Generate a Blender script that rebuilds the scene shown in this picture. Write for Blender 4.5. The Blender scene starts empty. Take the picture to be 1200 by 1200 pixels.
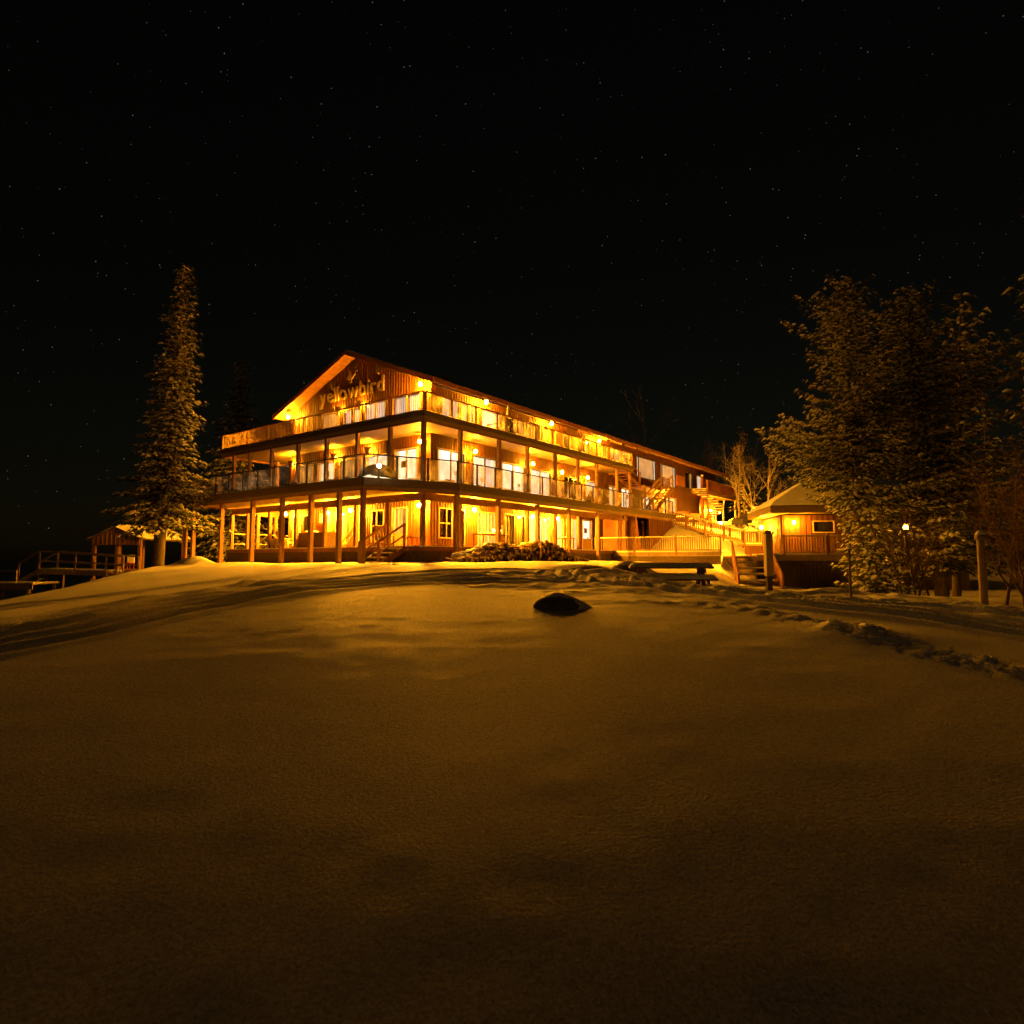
import bpy, math, random
import numpy as np
from mathutils import Vector, Matrix

random.seed(7)
S = bpy.context.scene
COL = S.collection

# ------------------------------------------------------------------ camera, world, fill light, exposure
cam_d = bpy.data.cameras.new('camera'); cam = bpy.data.objects.new('camera', cam_d); COL.objects.link(cam)
cam_d.sensor_width = 36; cam_d.lens = 22.14; cam_d.clip_start = .05; cam_d.clip_end = 2000
cam.location = (0, 0, 1.6); cam.rotation_euler = (math.radians(90 + 4.34), 0, 0)
S.camera = cam
S.view_settings.view_transform = 'Standard'; S.view_settings.look = 'None'
S.view_settings.exposure = 0; S.view_settings.gamma = 1; S.view_settings.use_curve_mapping = False
S.render.engine = 'CYCLES'
S.cycles.max_bounces = 5; S.cycles.diffuse_bounces = 2; S.cycles.glossy_bounces = 2
S.cycles.transparent_max_bounces = 16

W = bpy.data.worlds.new('World'); S.world = W; W.use_nodes = True
nt = W.node_tree; nt.nodes.clear()
out = nt.nodes.new('ShaderNodeOutputWorld')
sky = nt.nodes.new('ShaderNodeTexSky'); sky.sky_type = 'NISHITA'; sky.sun_disc = False
sky.sun_elevation = math.radians(10); sky.sun_rotation = math.radians(-160)
bg = nt.nodes.new('ShaderNodeBackground'); bg.inputs['Strength'].default_value = .00075
tintn = nt.nodes.new('ShaderNodeMix'); tintn.data_type = 'RGBA'; tintn.blend_type = 'MULTIPLY'
tintn.inputs[0].default_value = 1; tintn.inputs[7].default_value = (1.4, 1.0, .5, 1)   # warm tint multiplied over the whole sky
nt.links.new(sky.outputs[0], tintn.inputs[6]); nt.links.new(tintn.outputs[2], bg.inputs['Color'])
# stars
tc = nt.nodes.new('ShaderNodeTexCoord')
vor = nt.nodes.new('ShaderNodeTexVoronoi'); vor.voronoi_dimensions = '3D'; vor.inputs['Scale'].default_value = 130
nt.links.new(tc.outputs['Generated'], vor.inputs['Vector'])
lt = nt.nodes.new('ShaderNodeMath'); lt.operation = 'LESS_THAN'; lt.inputs[1].default_value = .07
nt.links.new(vor.outputs['Distance'], lt.inputs[0])
sep = nt.nodes.new('ShaderNodeSeparateColor'); nt.links.new(vor.outputs['Color'], sep.inputs[0])
pw = nt.nodes.new('ShaderNodeMath'); pw.operation = 'POWER'; pw.inputs[1].default_value = 5
nt.links.new(sep.outputs[0], pw.inputs[0])
ml = nt.nodes.new('ShaderNodeMath'); ml.operation = 'MULTIPLY'
nt.links.new(lt.outputs[0], ml.inputs[0]); nt.links.new(pw.outputs[0], ml.inputs[1])
ml2 = nt.nodes.new('ShaderNodeMath'); ml2.operation = 'MULTIPLY'; ml2.inputs[1].default_value = .16
nt.links.new(ml.outputs[0], ml2.inputs[0])
bg2 = nt.nodes.new('ShaderNodeBackground'); bg2.inputs['Color'].default_value = (.9, .95, 1, 1)
nt.links.new(ml2.outputs[0], bg2.inputs['Strength'])
add = nt.nodes.new('ShaderNodeAddShader')
nt.links.new(bg.outputs[0], add.inputs[0]); nt.links.new(bg2.outputs[0], add.inputs[1]); nt.links.new(add.outputs[0], out.inputs[0])

fill_light_d = bpy.data.lights.new('fill_sun', 'SUN'); fill_light_d.energy = .06; fill_light_d.angle = math.radians(.5); fill_light_d.color = (1, .48, .12)  # warm fill added low behind the camera for tree faces and posts
fill_light = bpy.data.objects.new('fill_sun', fill_light_d); COL.objects.link(fill_light)
fill_light.rotation_euler = Vector((.34, .92, -.17)).to_track_quat('-Z', 'Y').to_euler()

LAMP_COL = (1.0, .345, .008)
LAMP_E = 16500.0

# ------------------------------------------------------------------ materials
def nodes_of(m):
    m.use_nodes = True
    return m.node_tree, m.node_tree.nodes['Principled BSDF']
def mat(name, c, rough=.7, var=.25, scale=3.0, stretch=(1, 1, 1), bump=.0, bscale=30.0, spec=.3, metal=0):
    m = bpy.data.materials.new(name); t, b = nodes_of(m)
    b.inputs['Roughness'].default_value = rough; b.inputs['Metallic'].default_value = metal
    b.inputs['Specular IOR Level'].default_value = spec
    tx = t.nodes.new('ShaderNodeTexCoord'); mp = t.nodes.new('ShaderNodeMapping'); mp.inputs['Scale'].default_value = stretch
    t.links.new(tx.outputs['Object'], mp.inputs[0])
    n = t.nodes.new('ShaderNodeTexNoise'); n.inputs['Scale'].default_value = scale; n.inputs['Detail'].default_value = 5
    t.links.new(mp.outputs[0], n.inputs['Vector'])
    r = t.nodes.new('ShaderNodeValToRGB')
    r.color_ramp.elements[0].position = .3; r.color_ramp.elements[1].position = .7
    r.color_ramp.elements[0].color = [x * (1 - var) for x in c] + [1]
    r.color_ramp.elements[1].color = [min(1, x * (1 + var)) for x in c] + [1]
    t.links.new(n.outputs['Fac'], r.inputs[0]); t.links.new(r.outputs[0], b.inputs['Base Color'])
    if bump:
        n2 = t.nodes.new('ShaderNodeTexNoise'); n2.inputs['Scale'].default_value = bscale; n2.inputs['Detail'].default_value = 4
        t.links.new(mp.outputs[0], n2.inputs['Vector'])
        bp = t.nodes.new('ShaderNodeBump'); bp.inputs['Strength'].default_value = bump; bp.inputs['Distance'].default_value = .02
        t.links.new(n2.outputs['Fac'], bp.inputs['Height']); t.links.new(bp.outputs[0], b.inputs['Normal'])
    return m
def emit(name, c, e, var=0.0, scale=2.0, stretch=(1, 1, 1)):
    m = bpy.data.materials.new(name); t, b = nodes_of(m)
    b.inputs['Base Color'].default_value = (.20, .19, .17, 1); b.inputs['Roughness'].default_value = .9
    b.inputs['Emission Color'].default_value = (*c, 1); b.inputs['Emission Strength'].default_value = e
    if var:
        tx = t.nodes.new('ShaderNodeTexCoord'); mp = t.nodes.new('ShaderNodeMapping'); mp.inputs['Scale'].default_value = stretch
        t.links.new(tx.outputs['Object'], mp.inputs[0])
        n = t.nodes.new('ShaderNodeTexNoise'); n.inputs['Scale'].default_value = scale; n.inputs['Detail'].default_value = 3
        t.links.new(mp.outputs[0], n.inputs['Vector'])
        mr = t.nodes.new('ShaderNodeMapRange'); mr.inputs[1].default_value = .3; mr.inputs[2].default_value = .7
        mr.inputs[3].default_value = e * (1 - var); mr.inputs[4].default_value = e * (1 + var)
        t.links.new(n.outputs['Fac'], mr.inputs[0]); t.links.new(mr.outputs[0], b.inputs['Emission Strength'])
    return m
V = (6, 6, .6)
M = {
 'siding': mat('siding_wood', (.095, .036, .012), .7, .3, 2.2, V, .3, 20),
 'batten': mat('batten_wood', (.072, .027, .009), .7, .3, 2.2, V),
 'brownboard': mat('brown_board', (.22, .095, .04), .7, .3, 3, (3, 3, 3)),
 'darkboard': mat('dark_board', (.10, .068, .032), .75, .35, 4, (2, 2, 4)),
 'beam': mat('beam_wood', (.19, .085, .035), .7, .3, 3, (1, 1, 5)),
 'post': mat('post_wood', (.20, .105, .047), .7, .25, 3, V),
 'greypost': mat('weathered_post_wood', (.28, .21, .125), .8, .3, 4, V, .4, 25),
 'ceil': mat('ceiling_board', (.175, .122, .05), .6, .12, 2, (1, 6, 1)),
 'pale': mat('pale_wood', (.32, .20, .095), .6, .2, 3, (3, 3, 3)),
 'trim': mat('window_trim', (.36, .26, .15), .6, .15, 3),
 'dframe': mat('dark_frame', (.05, .035, .02), .5, .2, 3),
 'redwood': mat('red_stain_wood', (.24, .085, .035), .7, .3, 3, V),
 'floor': mat('porch_floor_board', (.38, .27, .15), .7, .2, 3, (1, 6, 1)),
 'roof': mat('roof_shingle', (.05, .045, .04), .9, .3, 8, (1, 1, 1), .5, 20),
 'snow': mat('snow', (.80, .80, .80), .75, .03, 2, (1, 1, 1), .5, 14, .2),
 'treesnow': mat('tree_snow', (.80, .80, .80), .8, .03, 2, spec=.1),
 'rock': mat('rock', (.12, .11, .10), .9, .4, 3, (1, 1, 1), .8, 8),
 'bark': mat('bark', (.10, .075, .05), .95, .4, 6, (3, 3, .5), .8, 12),
 'birch': mat('birch_bark', (.42, .36, .30), .85, .3, 4, (1, 1, 3)),
 'needle': mat('needle', (.065, .07, .04), .85, .4, 2),
 'needle2': mat('dark_needle', (.04, .05, .03), .85, .4, 2),
 'log': mat('log_bark', (.16, .10, .055), .95, .45, 5, (1, 1, 1), .8, 12),
 'cut': mat('cut_wood', (.45, .30, .16), .8, .25, 10),
 'metal': mat('dark_metal', (.04, .035, .03), .45, .2, 4, metal=.6),
 'bronze': mat('bronze_metal', (.12, .06, .025), .5, .2, 4),
 'letter': mat('letter_paint', (.22, .16, .07), .5, .1, 4),
 'orn': mat('ornament_paint', (.03, .02, .015), .7, .2, 4),
 'glassdark': mat('dark_pane', (.012, .012, .010), .08, .1, 1, spec=.5),
 'green': mat('green_curtain', (.07, .085, .04), .9, .3, 2, V),
 'brass': mat('brass', (.5, .33, .1), .35, .1, 3, metal=1),
 'dock': mat('dock_board', (.26, .19, .11), .8, .3, 4, (1, 1, 1)),
 'palepost': mat('pale_bollard_paint', (.55, .44, .27), .8, .2, 4, V),
 'red': mat('red_paint', (.40, .06, .03), .6, .2, 3),
 'white': mat('white_paint', (.75, .73, .68), .5, .05, 3),
 'car': mat('dark_car_paint', (.05, .05, .06), .3, .1, 2, spec=.6),
 'cover': mat('brown_cover', (.07, .05, .032), .8, .2, 3),
 'cloth': mat('parasol_cloth', (.06, .05, .04), .9, .2, 5),
 'plant': mat('dry_stem', (.10, .06, .03), .9, .3, 4),
 'globe': emit('lamp_glow', LAMP_COL, LAMP_E*.6),
 'white_globe': emit('white_lamp_glow', (1, .75, .42), 160),
 'globe_mid': emit('middle_floor_lamp_glow', LAMP_COL, LAMP_E*.2),
 'globe_low': emit('porch_lamp_glow', LAMP_COL, LAMP_E*1.05),
 'globe_soft': emit('soft_lamp_glow', LAMP_COL, LAMP_E*.09),
 'candle': emit('candle_glow', (1, .45, .08), 22),
 'c_white': emit('lit_curtain_white', (1, .72, .48), .85, .35, 1.2, (3, 3, .5)),
 'c_bright': emit('bright_room', (1, .80, .56), 1.7, .4, .9, (2, 2, 1)),
 'c_pink': emit('lit_curtain_pink', (1, .70, .55), 1.1, .45, 1.4, (2, 2, 1)),
 'c_cream': emit('lit_curtain_cream', (1, .66, .26), 1.0, .35, 1.1, (2, 2, .8)),
 'c_gold': emit('lit_curtain_gold', (1, .50, .13), .42, .5, 1.5, (3, 3, 1)),
 'c_dim': emit('dim_curtain', (1, .45, .12), .05, .5, 1.5, (3, 3, 1)),
 'c_blue': emit('pale_blue_room', (.75, .75, .62), .55, .3, 1.5, (2, 2, 1)),
 'c_peach': emit('lit_blind_peach', (1, .48, .17), .62, .25, 1.2, (1, 1, 1)),
}
for k_, tc_, f_ in (('treesnow', (.8,.8,.8,1), .45), ('needle', (.06,.075,.03,1), .4), ('needle2', (.05,.06,.03,1), .4)):   # thin snow tufts and needles let light through
    t = M[k_].node_tree; b = t.nodes['Principled BSDF']; tl = t.nodes.new('ShaderNodeBsdfTranslucent'); tl.inputs[0].default_value = tc_
    mx = t.nodes.new('ShaderNodeMixShader'); mx.inputs[0].default_value = f_
    t.links.new(b.outputs[0], mx.inputs[1]); t.links.new(tl.outputs[0], mx.inputs[2]); t.links.new(mx.outputs[0], t.nodes['Material Output'].inputs[0])
m = bpy.data.materials.new('clear_glass'); t, b = nodes_of(m); t.nodes.remove(b)
tr = t.nodes.new('ShaderNodeBsdfTransparent'); tr.inputs[0].default_value = (.93, .94, .92, 1)
gl = t.nodes.new('ShaderNodeBsdfGlossy'); gl.inputs['Roughness'].default_value = .04
mx = t.nodes.new('ShaderNodeMixShader'); mx.inputs[0].default_value = .06
t.links.new(tr.outputs[0], mx.inputs[1]); t.links.new(gl.outputs[0], mx.inputs[2]); t.links.new(mx.outputs[0], t.nodes['Material Output'].inputs[0])
M['glass'] = m
m = bpy.data.materials.new('frosted_deck_glass'); t, b = nodes_of(m); t.nodes.remove(b)
tr = t.nodes.new('ShaderNodeBsdfTransparent'); tr.inputs[0].default_value = (.86, .82, .74, 1)
df = t.nodes.new('ShaderNodeBsdfTranslucent'); df.inputs[0].default_value = (.8, .78, .74, 1)
mx = t.nodes.new('ShaderNodeMixShader'); tx = t.nodes.new('ShaderNodeTexCoord')
n = t.nodes.new('ShaderNodeTexNoise'); n.inputs['Scale'].default_value = 1.6; n.inputs['Detail'].default_value = 4
mr = t.nodes.new('ShaderNodeMapRange'); mr.inputs[1].default_value = .45; mr.inputs[2].default_value = .75; mr.inputs[3].default_value = .03; mr.inputs[4].default_value = .3
t.links.new(tx.outputs['Object'], n.inputs['Vector']); t.links.new(n.outputs['Fac'], mr.inputs[0]); t.links.new(mr.outputs[0], mx.inputs[0])
t.links.new(tr.outputs[0], mx.inputs[1]); t.links.new(df.outputs[0], mx.inputs[2]); t.links.new(mx.outputs[0], t.nodes['Material Output'].inputs[0])
M['deckglass'] = m

# ground snow: fine grain and crusted ripples as bump, faint colour change
m = bpy.data.materials.new('ground_snow'); t, b = nodes_of(m)
b.inputs['Roughness'].default_value = .7; b.inputs['Specular IOR Level'].default_value = .25
tx = t.nodes.new('ShaderNodeTexCoord')
def noise_node(scale, detail, vec=(1, 1, 1)):
    mp = t.nodes.new('ShaderNodeMapping'); mp.inputs['Scale'].default_value = vec; t.links.new(tx.outputs['Object'], mp.inputs[0])
    n = t.nodes.new('ShaderNodeTexNoise'); n.inputs['Scale'].default_value = scale; n.inputs['Detail'].default_value = detail
    t.links.new(mp.outputs[0], n.inputs['Vector']); return n
n1 = noise_node(45, 3); n2 = noise_node(3.2, 5, (1, 2.2, 1)); n3 = noise_node(160, 2)
r = t.nodes.new('ShaderNodeValToRGB'); r.color_ramp.elements[0].color = (.50, .48, .46, 1); r.color_ramp.elements[1].color = (.93, .93, .93, 1)   # loose crystals and crust, grain by grain
r.color_ramp.elements[0].position = .34; r.color_ramp.elements[1].position = .60
n4 = noise_node(58, 4); n5 = noise_node(17, 3, (1, 1.6, 1)); am = t.nodes.new('ShaderNodeMath'); am.operation = 'MULTIPLY_ADD'; am.inputs[1].default_value = .72
am2 = t.nodes.new('ShaderNodeMath'); am2.operation = 'MULTIPLY'; am2.inputs[1].default_value = .28
t.links.new(n5.outputs['Fac'], am2.inputs[0]); t.links.new(n4.outputs['Fac'], am.inputs[0]); t.links.new(am2.outputs[0], am.inputs[2]); t.links.new(am.outputs[0], r.inputs[0]); t.links.new(r.outputs[0], b.inputs['Base Color'])
b1 = t.nodes.new('ShaderNodeBump'); b1.inputs['Strength'].default_value = .10; b1.inputs['Distance'].default_value = .03
b2 = t.nodes.new('ShaderNodeBump'); b2.inputs['Strength'].default_value = .55; b2.inputs['Distance'].default_value = .022
b3 = t.nodes.new('ShaderNodeBump'); b3.inputs['Strength'].default_value = .6; b3.inputs['Distance'].default_value = .006
t.links.new(n2.outputs['Fac'], b1.inputs['Height']); t.links.new(n1.outputs['Fac'], b2.inputs['Height']); t.links.new(n3.outputs['Fac'], b3.inputs['Height'])
t.links.new(b1.outputs[0], b2.inputs['Normal']); t.links.new(b2.outputs[0], b3.inputs['Normal']); t.links.new(b3.outputs[0], b.inputs['Normal'])
M['ground'] = m
m = bpy.data.materials.new('dark_water'); t, b = nodes_of(m)
b.inputs['Base Color'].default_value = (.004, .005, .005, 1); b.inputs['Roughness'].default_value = .25
tx = t.nodes.new('ShaderNodeTexCoord'); n = t.nodes.new('ShaderNodeTexNoise'); n.inputs['Scale'].default_value = 1.5; n.inputs['Detail'].default_value = 4
bp = t.nodes.new('ShaderNodeBump'); bp.inputs['Strength'].default_value = .4; bp.inputs['Distance'].default_value = .05
t.links.new(tx.outputs['Object'], n.inputs['Vector']); t.links.new(n.outputs['Fac'], bp.inputs['Height']); t.links.new(bp.outputs[0], b.inputs['Normal'])
M['water'] = m

# ------------------------------------------------------------------ mesh helpers
class MB:
    def __init__(s): s.v = []; s.f = []; s.mi = []
    def _add(s, vs, fs, mi=0):
        k = len(s.v); s.v += [tuple(x) for x in vs]
        for f in fs: s.f.append(tuple(k + i for i in f)); s.mi.append(mi)
        return s
    def box(s, x0, x1, y0, y1, z0, z1, mi=0):
        vs = [(x0,y0,z0),(x1,y0,z0),(x1,y1,z0),(x0,y1,z0),(x0,y0,z1),(x1,y0,z1),(x1,y1,z1),(x0,y1,z1)]
        return s._add(vs, [(0,3,2,1),(4,5,6,7),(0,1,5,4),(1,2,6,5),(2,3,7,6),(3,0,4,7)], mi)
    def bar(s, p, q, w, h, mi=0, up=(0, 0, 1)):
        p = Vector(p); q = Vector(q); d = (q - p)
        if d.length < 1e-6: return s
        d.normalize(); u = Vector(up)
        if abs(d.dot(u)) > .99: u = Vector((0, 1, 0))
        r = d.cross(u).normalized() * (w / 2); n = r.cross(d).normalized() * (h / 2)
        vs = [p-r-n, p+r-n, p+r+n, p-r+n, q-r-n, q+r-n, q+r+n, q-r+n]
        return s._add(vs, [(0,1,2,3),(7,6,5,4),(4,5,1,0),(5,6,2,1),(6,7,3,2),(7,4,0,3)], mi)
    def tube(s, p, q, r0, r1, n=6, caps=True, mi=0, micap=None):
        p = Vector(p); q = Vector(q); d = q - p
        if d.length < 1e-6: return s
        d.normalize(); a = d.orthogonal().normalized(); c = d.cross(a)
        vs = []
        for base, rr in ((p, r0), (q, r1)):
            for i in range(n):
                t = 2 * math.pi * i / n; vs.append(base + (a * math.cos(t) + c * math.sin(t)) * rr)
        s._add(vs, [(i, (i+1) % n, n + (i+1) % n, n + i) for i in range(n)], mi)
        if caps:
            s._add(vs[:n], [tuple(range(n-1, -1, -1))], mi if micap is None else micap); s._add(vs[n:], [tuple(range(n))], mi if micap is None else micap)
        return s
    def prism(s, poly, z0, z1, mi=0):
        n = len(poly); vs = [(x, y, z0) for x, y in poly] + [(x, y, z1) for x, y in poly]
        return s._add(vs, [tuple(range(n-1, -1, -1)), tuple(range(n, 2*n))] + [(i, (i+1) % n, n + (i+1) % n, n + i) for i in range(n)], mi)
    def prism_yz(s, poly, x0, x1, mi=0):
        n = len(poly); vs = [(x0, y, z) for y, z in poly] + [(x1, y, z) for y, z in poly]
        return s._add(vs, [tuple(range(n-1, -1, -1)), tuple(range(n, 2*n))] + [(i, (i+1) % n, n + (i+1) % n, n + i) for i in range(n)], mi)
    def sphere(s, c, rx, ry, rz, nu=10, nv=6, mi=0, jit=0, zmin=-1, rnd=random):
        vs = []; c = Vector(c)
        for j in range(nv + 1):
            ph = math.pi * j / nv
            for i in range(nu):
                th = 2 * math.pi * i / nu; k = 1 + (rnd.uniform(-jit, jit) if jit else 0)
                z = max(math.cos(ph), zmin)
                vs.append((c.x + rx*k*math.sin(ph)*math.cos(th), c.y + ry*k*math.sin(ph)*math.sin(th), c.z + rz*k*z))
        fs = []
        for j in range(nv):
            for i in range(nu):
                fs.append((j*nu+i, (j+1)*nu+i, (j+1)*nu+(i+1) % nu, j*nu+(i+1) % nu))
        return s._add(vs, fs, mi)
    def lathe(s, c, prof, n=10, mi=0):
        vs = []; c = Vector(c)
        for r_, z in prof:
            for i in range(n):
                t = 2*math.pi*i/n; vs.append((c.x + r_*math.cos(t), c.y + r_*math.sin(t), c.z + z))
        fs = [(j*n+i, j*n+(i+1) % n, (j+1)*n+(i+1) % n, (j+1)*n+i) for j in range(len(prof)-1) for i in range(n)]
        return s._add(vs, fs, mi)
    def mesh(s, name, mats, smooth=False):
        me = bpy.data.meshes.new(name); me.from_pydata(s.v, [], s.f)
        for m_ in (mats if isinstance(mats, (list, tuple)) else [mats]): me.materials.append(M[m_] if isinstance(m_, str) else m_)
        if any(s.mi): me.polygons.foreach_set('material_index', s.mi)
        if smooth: me.polygons.foreach_set('use_smooth', [True] * len(s.f))
        me.update(); return me
    def build(s, name, mats, parent=None, smooth=False, kind=None, label=None):
        o = bpy.data.objects.new(name, s.mesh(name, mats, smooth)); COL.objects.link(o)
        if parent: o.parent = parent
        if kind: o['kind'] = kind
        if label: o['label'] = label
        return o
def inst(me, name, parent=None, loc=(0, 0, 0), rz=0, sc=None, label=None):
    o = bpy.data.objects.new(name, me); COL.objects.link(o); o.parent = parent
    o.location = loc; o.rotation_euler = (0, 0, rz)
    if sc: o.scale = sc
    if label: o['label'] = label
    return o
def tag(o, label, cat, group=None):
    o['label'] = label; o['category'] = cat
    if group: o['group'] = group
    return o
def thing(name, label, cat, loc=(0, 0, 0), rz=0, group=None):
    o = bpy.data.objects.new(name, None); COL.objects.link(o); o.location = loc; o.rotation_euler = (0, 0, rz)
    o.empty_display_size = .2
    return tag(o, label, cat, group)
def copy_tree(o, parent=None):
    c = o.copy(); COL.objects.link(c); c.parent = parent
    for ch in list(o.children): copy_tree(ch, c)
    return c

# ------------------------------------------------------------------ terrain
ANCH=[(0,0,-1.2),(-6,0,-1.2),(7,0,-1.15),(0,-15,-3),(0,-6,-2.2),(-6,-6,-2.2),(7,-6,-2.1),(0,3,-.10),(-6,3,-.10),(6,3,-.08),(0,4.5,.24),(-5,4.5,.23),(5.5,4.5,.23),(0,6,.49),(-5,6,.48),(6,6,.46),(0,9.3,.89),(-5,9.5,.88),(5,9,.83),(0,13,1.10),(-5,14,1.10),(0,18,1.29),(-7,20,1.28),(-3,26,1.45),(-9,29,1.44),(-14,32,1.36),
(-9.75,12,.76),(-11.4,17.5,.95),(-17.3,34,1.38),(3.4,14,1.04),(1.5,27,1.44),(3.5,31,1.42),(6,36,1.5),(5.3,13,.91),(6.6,12.5,.85),(8.2,11,.77),(11.5,17,.40),(9.3,11.4,.70),(7.5,20,.72),
(9.5,27,.40),(15.2,33,.1),(19,30.5,0),(16,24,-.1),(15,26.5,-.1),(18,26,-.2),(20,28,-.1),(22,36,.2),(18,40,.6),(9.3,38,1.4),(7.7,42.5,1.5),(12,44.5,1.9),(12.9,49.5,4.3),(16.7,48,2.6),(18,54,4.2),(20,60,5.0),(28,62,5.0),(26,75,6),(17.5,44,1.6),
(24,48,1.5),(-22.5,38,.5),(-20,45,.8),(-10,50,1.5),(0,50,2),(5,60,4.8),(0,90,6),(35,30,.2),(30,10,.0),(20,14,.2),(40,60,3),(60,20,0),(60,100,8),(-60,100,0),(-60,0,0),(0,-60,-2),(60,-60,-2),(-60,-60,-2),(200,200,12),(-200,200,0),(200,-200,0),(-200,-200,0),(0,220,14),(0,-220,0),(220,0,3)]
A=np.array(ANCH,float)
def K(r2): return np.sqrt(r2+4.)
d2=((A[:,None,:2]-A[None,:,:2])**2).sum(-1)
W=np.linalg.solve(K(d2)-0.0*np.eye(len(A)),A[:,2]-1.0)
CR=np.array([(-60,-11),(6,-9.0),(12,-9.9),(17.5,-11.6),(34,-18.5),(36,-22.5),(45,-23),(60,-25),(300,-60)],float)
def base(X,Y):
    X=np.asarray(X,float);Y=np.asarray(Y,float)
    z=np.full(X.shape,1.0)
    for (ax,ay,_),w in zip(A,W): z=z+w*K((X-ax)**2+(Y-ay)**2)
    d=np.maximum(0,np.interp(Y,CR[:,0],CR[:,1])-X)
    z=z-np.minimum(.16*d*d/(1+.12*d),30)
    return np.maximum(z,-3.2)
def vnoise(X, Y, seed=0):
    xi = np.floor(X).astype(np.int64); yi = np.floor(Y).astype(np.int64); fx = X - xi; fy = Y - yi
    fx = fx*fx*(3-2*fx); fy = fy*fy*(3-2*fy)
    def h(a, b):
        n = (a * 374761393 + b * 668265263 + seed * 974634777) & 0xffffffff
        n = ((n ^ (n >> 13)) * 1274126177) & 0xffffffff
        n = (n ^ (n >> 16)) & 0xffff
        return n / 32768.0 - 1
    return (h(xi, yi)*(1-fx) + h(xi+1, yi)*fx)*(1-fy) + (h(xi, yi+1)*(1-fx) + h(xi+1, yi+1)*fx)*fy
def poly_dist(X, Y, pts):
    best = np.full(X.shape, 1e9); S_ = np.zeros(X.shape); acc = 0
    for (x0, y0), (x1, y1) in zip(pts[:-1], pts[1:]):
        dx, dy = x1-x0, y1-y0; L = math.hypot(dx, dy)
        tt = np.clip(((X-x0)*dx + (Y-y0)*dy)/(L*L), 0, 1)
        d = np.hypot(X-x0-tt*dx, Y-y0-tt*dy)
        sg = np.sign((X-x0)*dy - (Y-y0)*dx)
        k = np.abs(best) > d
        best = np.where(k, d*np.where(sg == 0, 1, sg), best); S_ = np.where(k, acc + tt*L, S_); acc += L
    return best, S_
def smooth_path(pts, n=8):
    P = [Vector((*p, 0)) for p in pts]; o = []
    for i in range(len(P)-1):
        p0 = P[max(0, i-1)]; p1 = P[i]; p2 = P[i+1]; p3 = P[min(len(P)-1, i+2)]
        for k in range(n):
            t_ = k/n
            q = .5*((2*p1) + (p2-p0)*t_ + (2*p0-5*p1+4*p2-p3)*t_*t_ + (3*p1-p0-3*p2+p3)*t_**3)
            o.append((q.x, q.y))
    o.append(tuple(P[-1][:2])); return o
GROOVES = [  # path, offsets, half width, depth
 ([(-13,-1),(-9,3.2),(-6.4,6.6),(-5.83,7.26),(-5.38,8.02),(-4.99,9.28),(-4.35,10.78),(-3.35,12.44),(-2.18,13.46),(-.75,13.92),(.9,13.8)], (-.62, -.22, .2, .5), .09, .10),
 ([(-12,0),(-8,4.6),(-6.6,7.1),(-6.35,7.9),(-6.11,9.48),(-5.7,12.1),(-5.13,15.22),(-4.66,19.2),(-4.5,23)], (-.16, .2), .10, .09),
 ([(-12,.8),(-8.4,4.4),(-6.6,6.9),(-5.9,8.3),(-5.4,10.2),(-4.4,12.4),(-3.0,14.6),(-1.2,15.6),(1,15.8)], (-.3, .0, .35), .08, .07),
 ([(-13,1),(-9,5),(-7.2,7.5),(-6.6,9.9),(-5.0,13.2),(-2.6,16.4),(.2,18),(3,18.2)], (-.2, .16), .09, .07),
 ([(1.2,15.4),(1.86,13.82),(2.72,12.64),(3.6,11.16),(4.58,9.74),(5.65,8.78),(6.37,7.92),(7.4,6.9),(9.5,5.4),(13,3.5),(20,.5)], (-.5, -.1, .3), .10, .09),
 ([(2.7,13.4),(3.8,11.76),(4.49,11.12),(5.67,10.54),(6.77,10.08),(7.44,9.24),(8.6,8.2),(11,6.8),(15,5),(22,3)], (-.4, -.02, .34), .10, .10),
 ([(-9.2,10.2),(-7.6,13.5),(-6.6,17.5),(-6.2,23)], (-.15, .15), .09, .06),
]
RIDGE = [(.9,10.5),(1.37,10.16),(2.67,9.94),(3.45,9.18),(4.08,7.62),(4.48,6.8),(4.84,6.2),(5.4,5.2),(7,3.6),(10,1.5)]
MOUNDS = [(-15.4,30.6,.8,.6,.5),(-13.2,30.0,1.6,.5,.16),(2.2,19.5,1.5,.8,.25),(2.4,16.5,1.1,.5,.12),(3.1,16.4,1.3,.7,.15),(1.5,15.1,1.3,.4,.10),(4.8,24,2.2,1,.25),(8.8,30,1.6,1,.25),(4.2,7.6,.6,.4,.08),(9.2,14,1.2,.7,.15),(8,15.2,1.2,.5,.15)]
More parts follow.
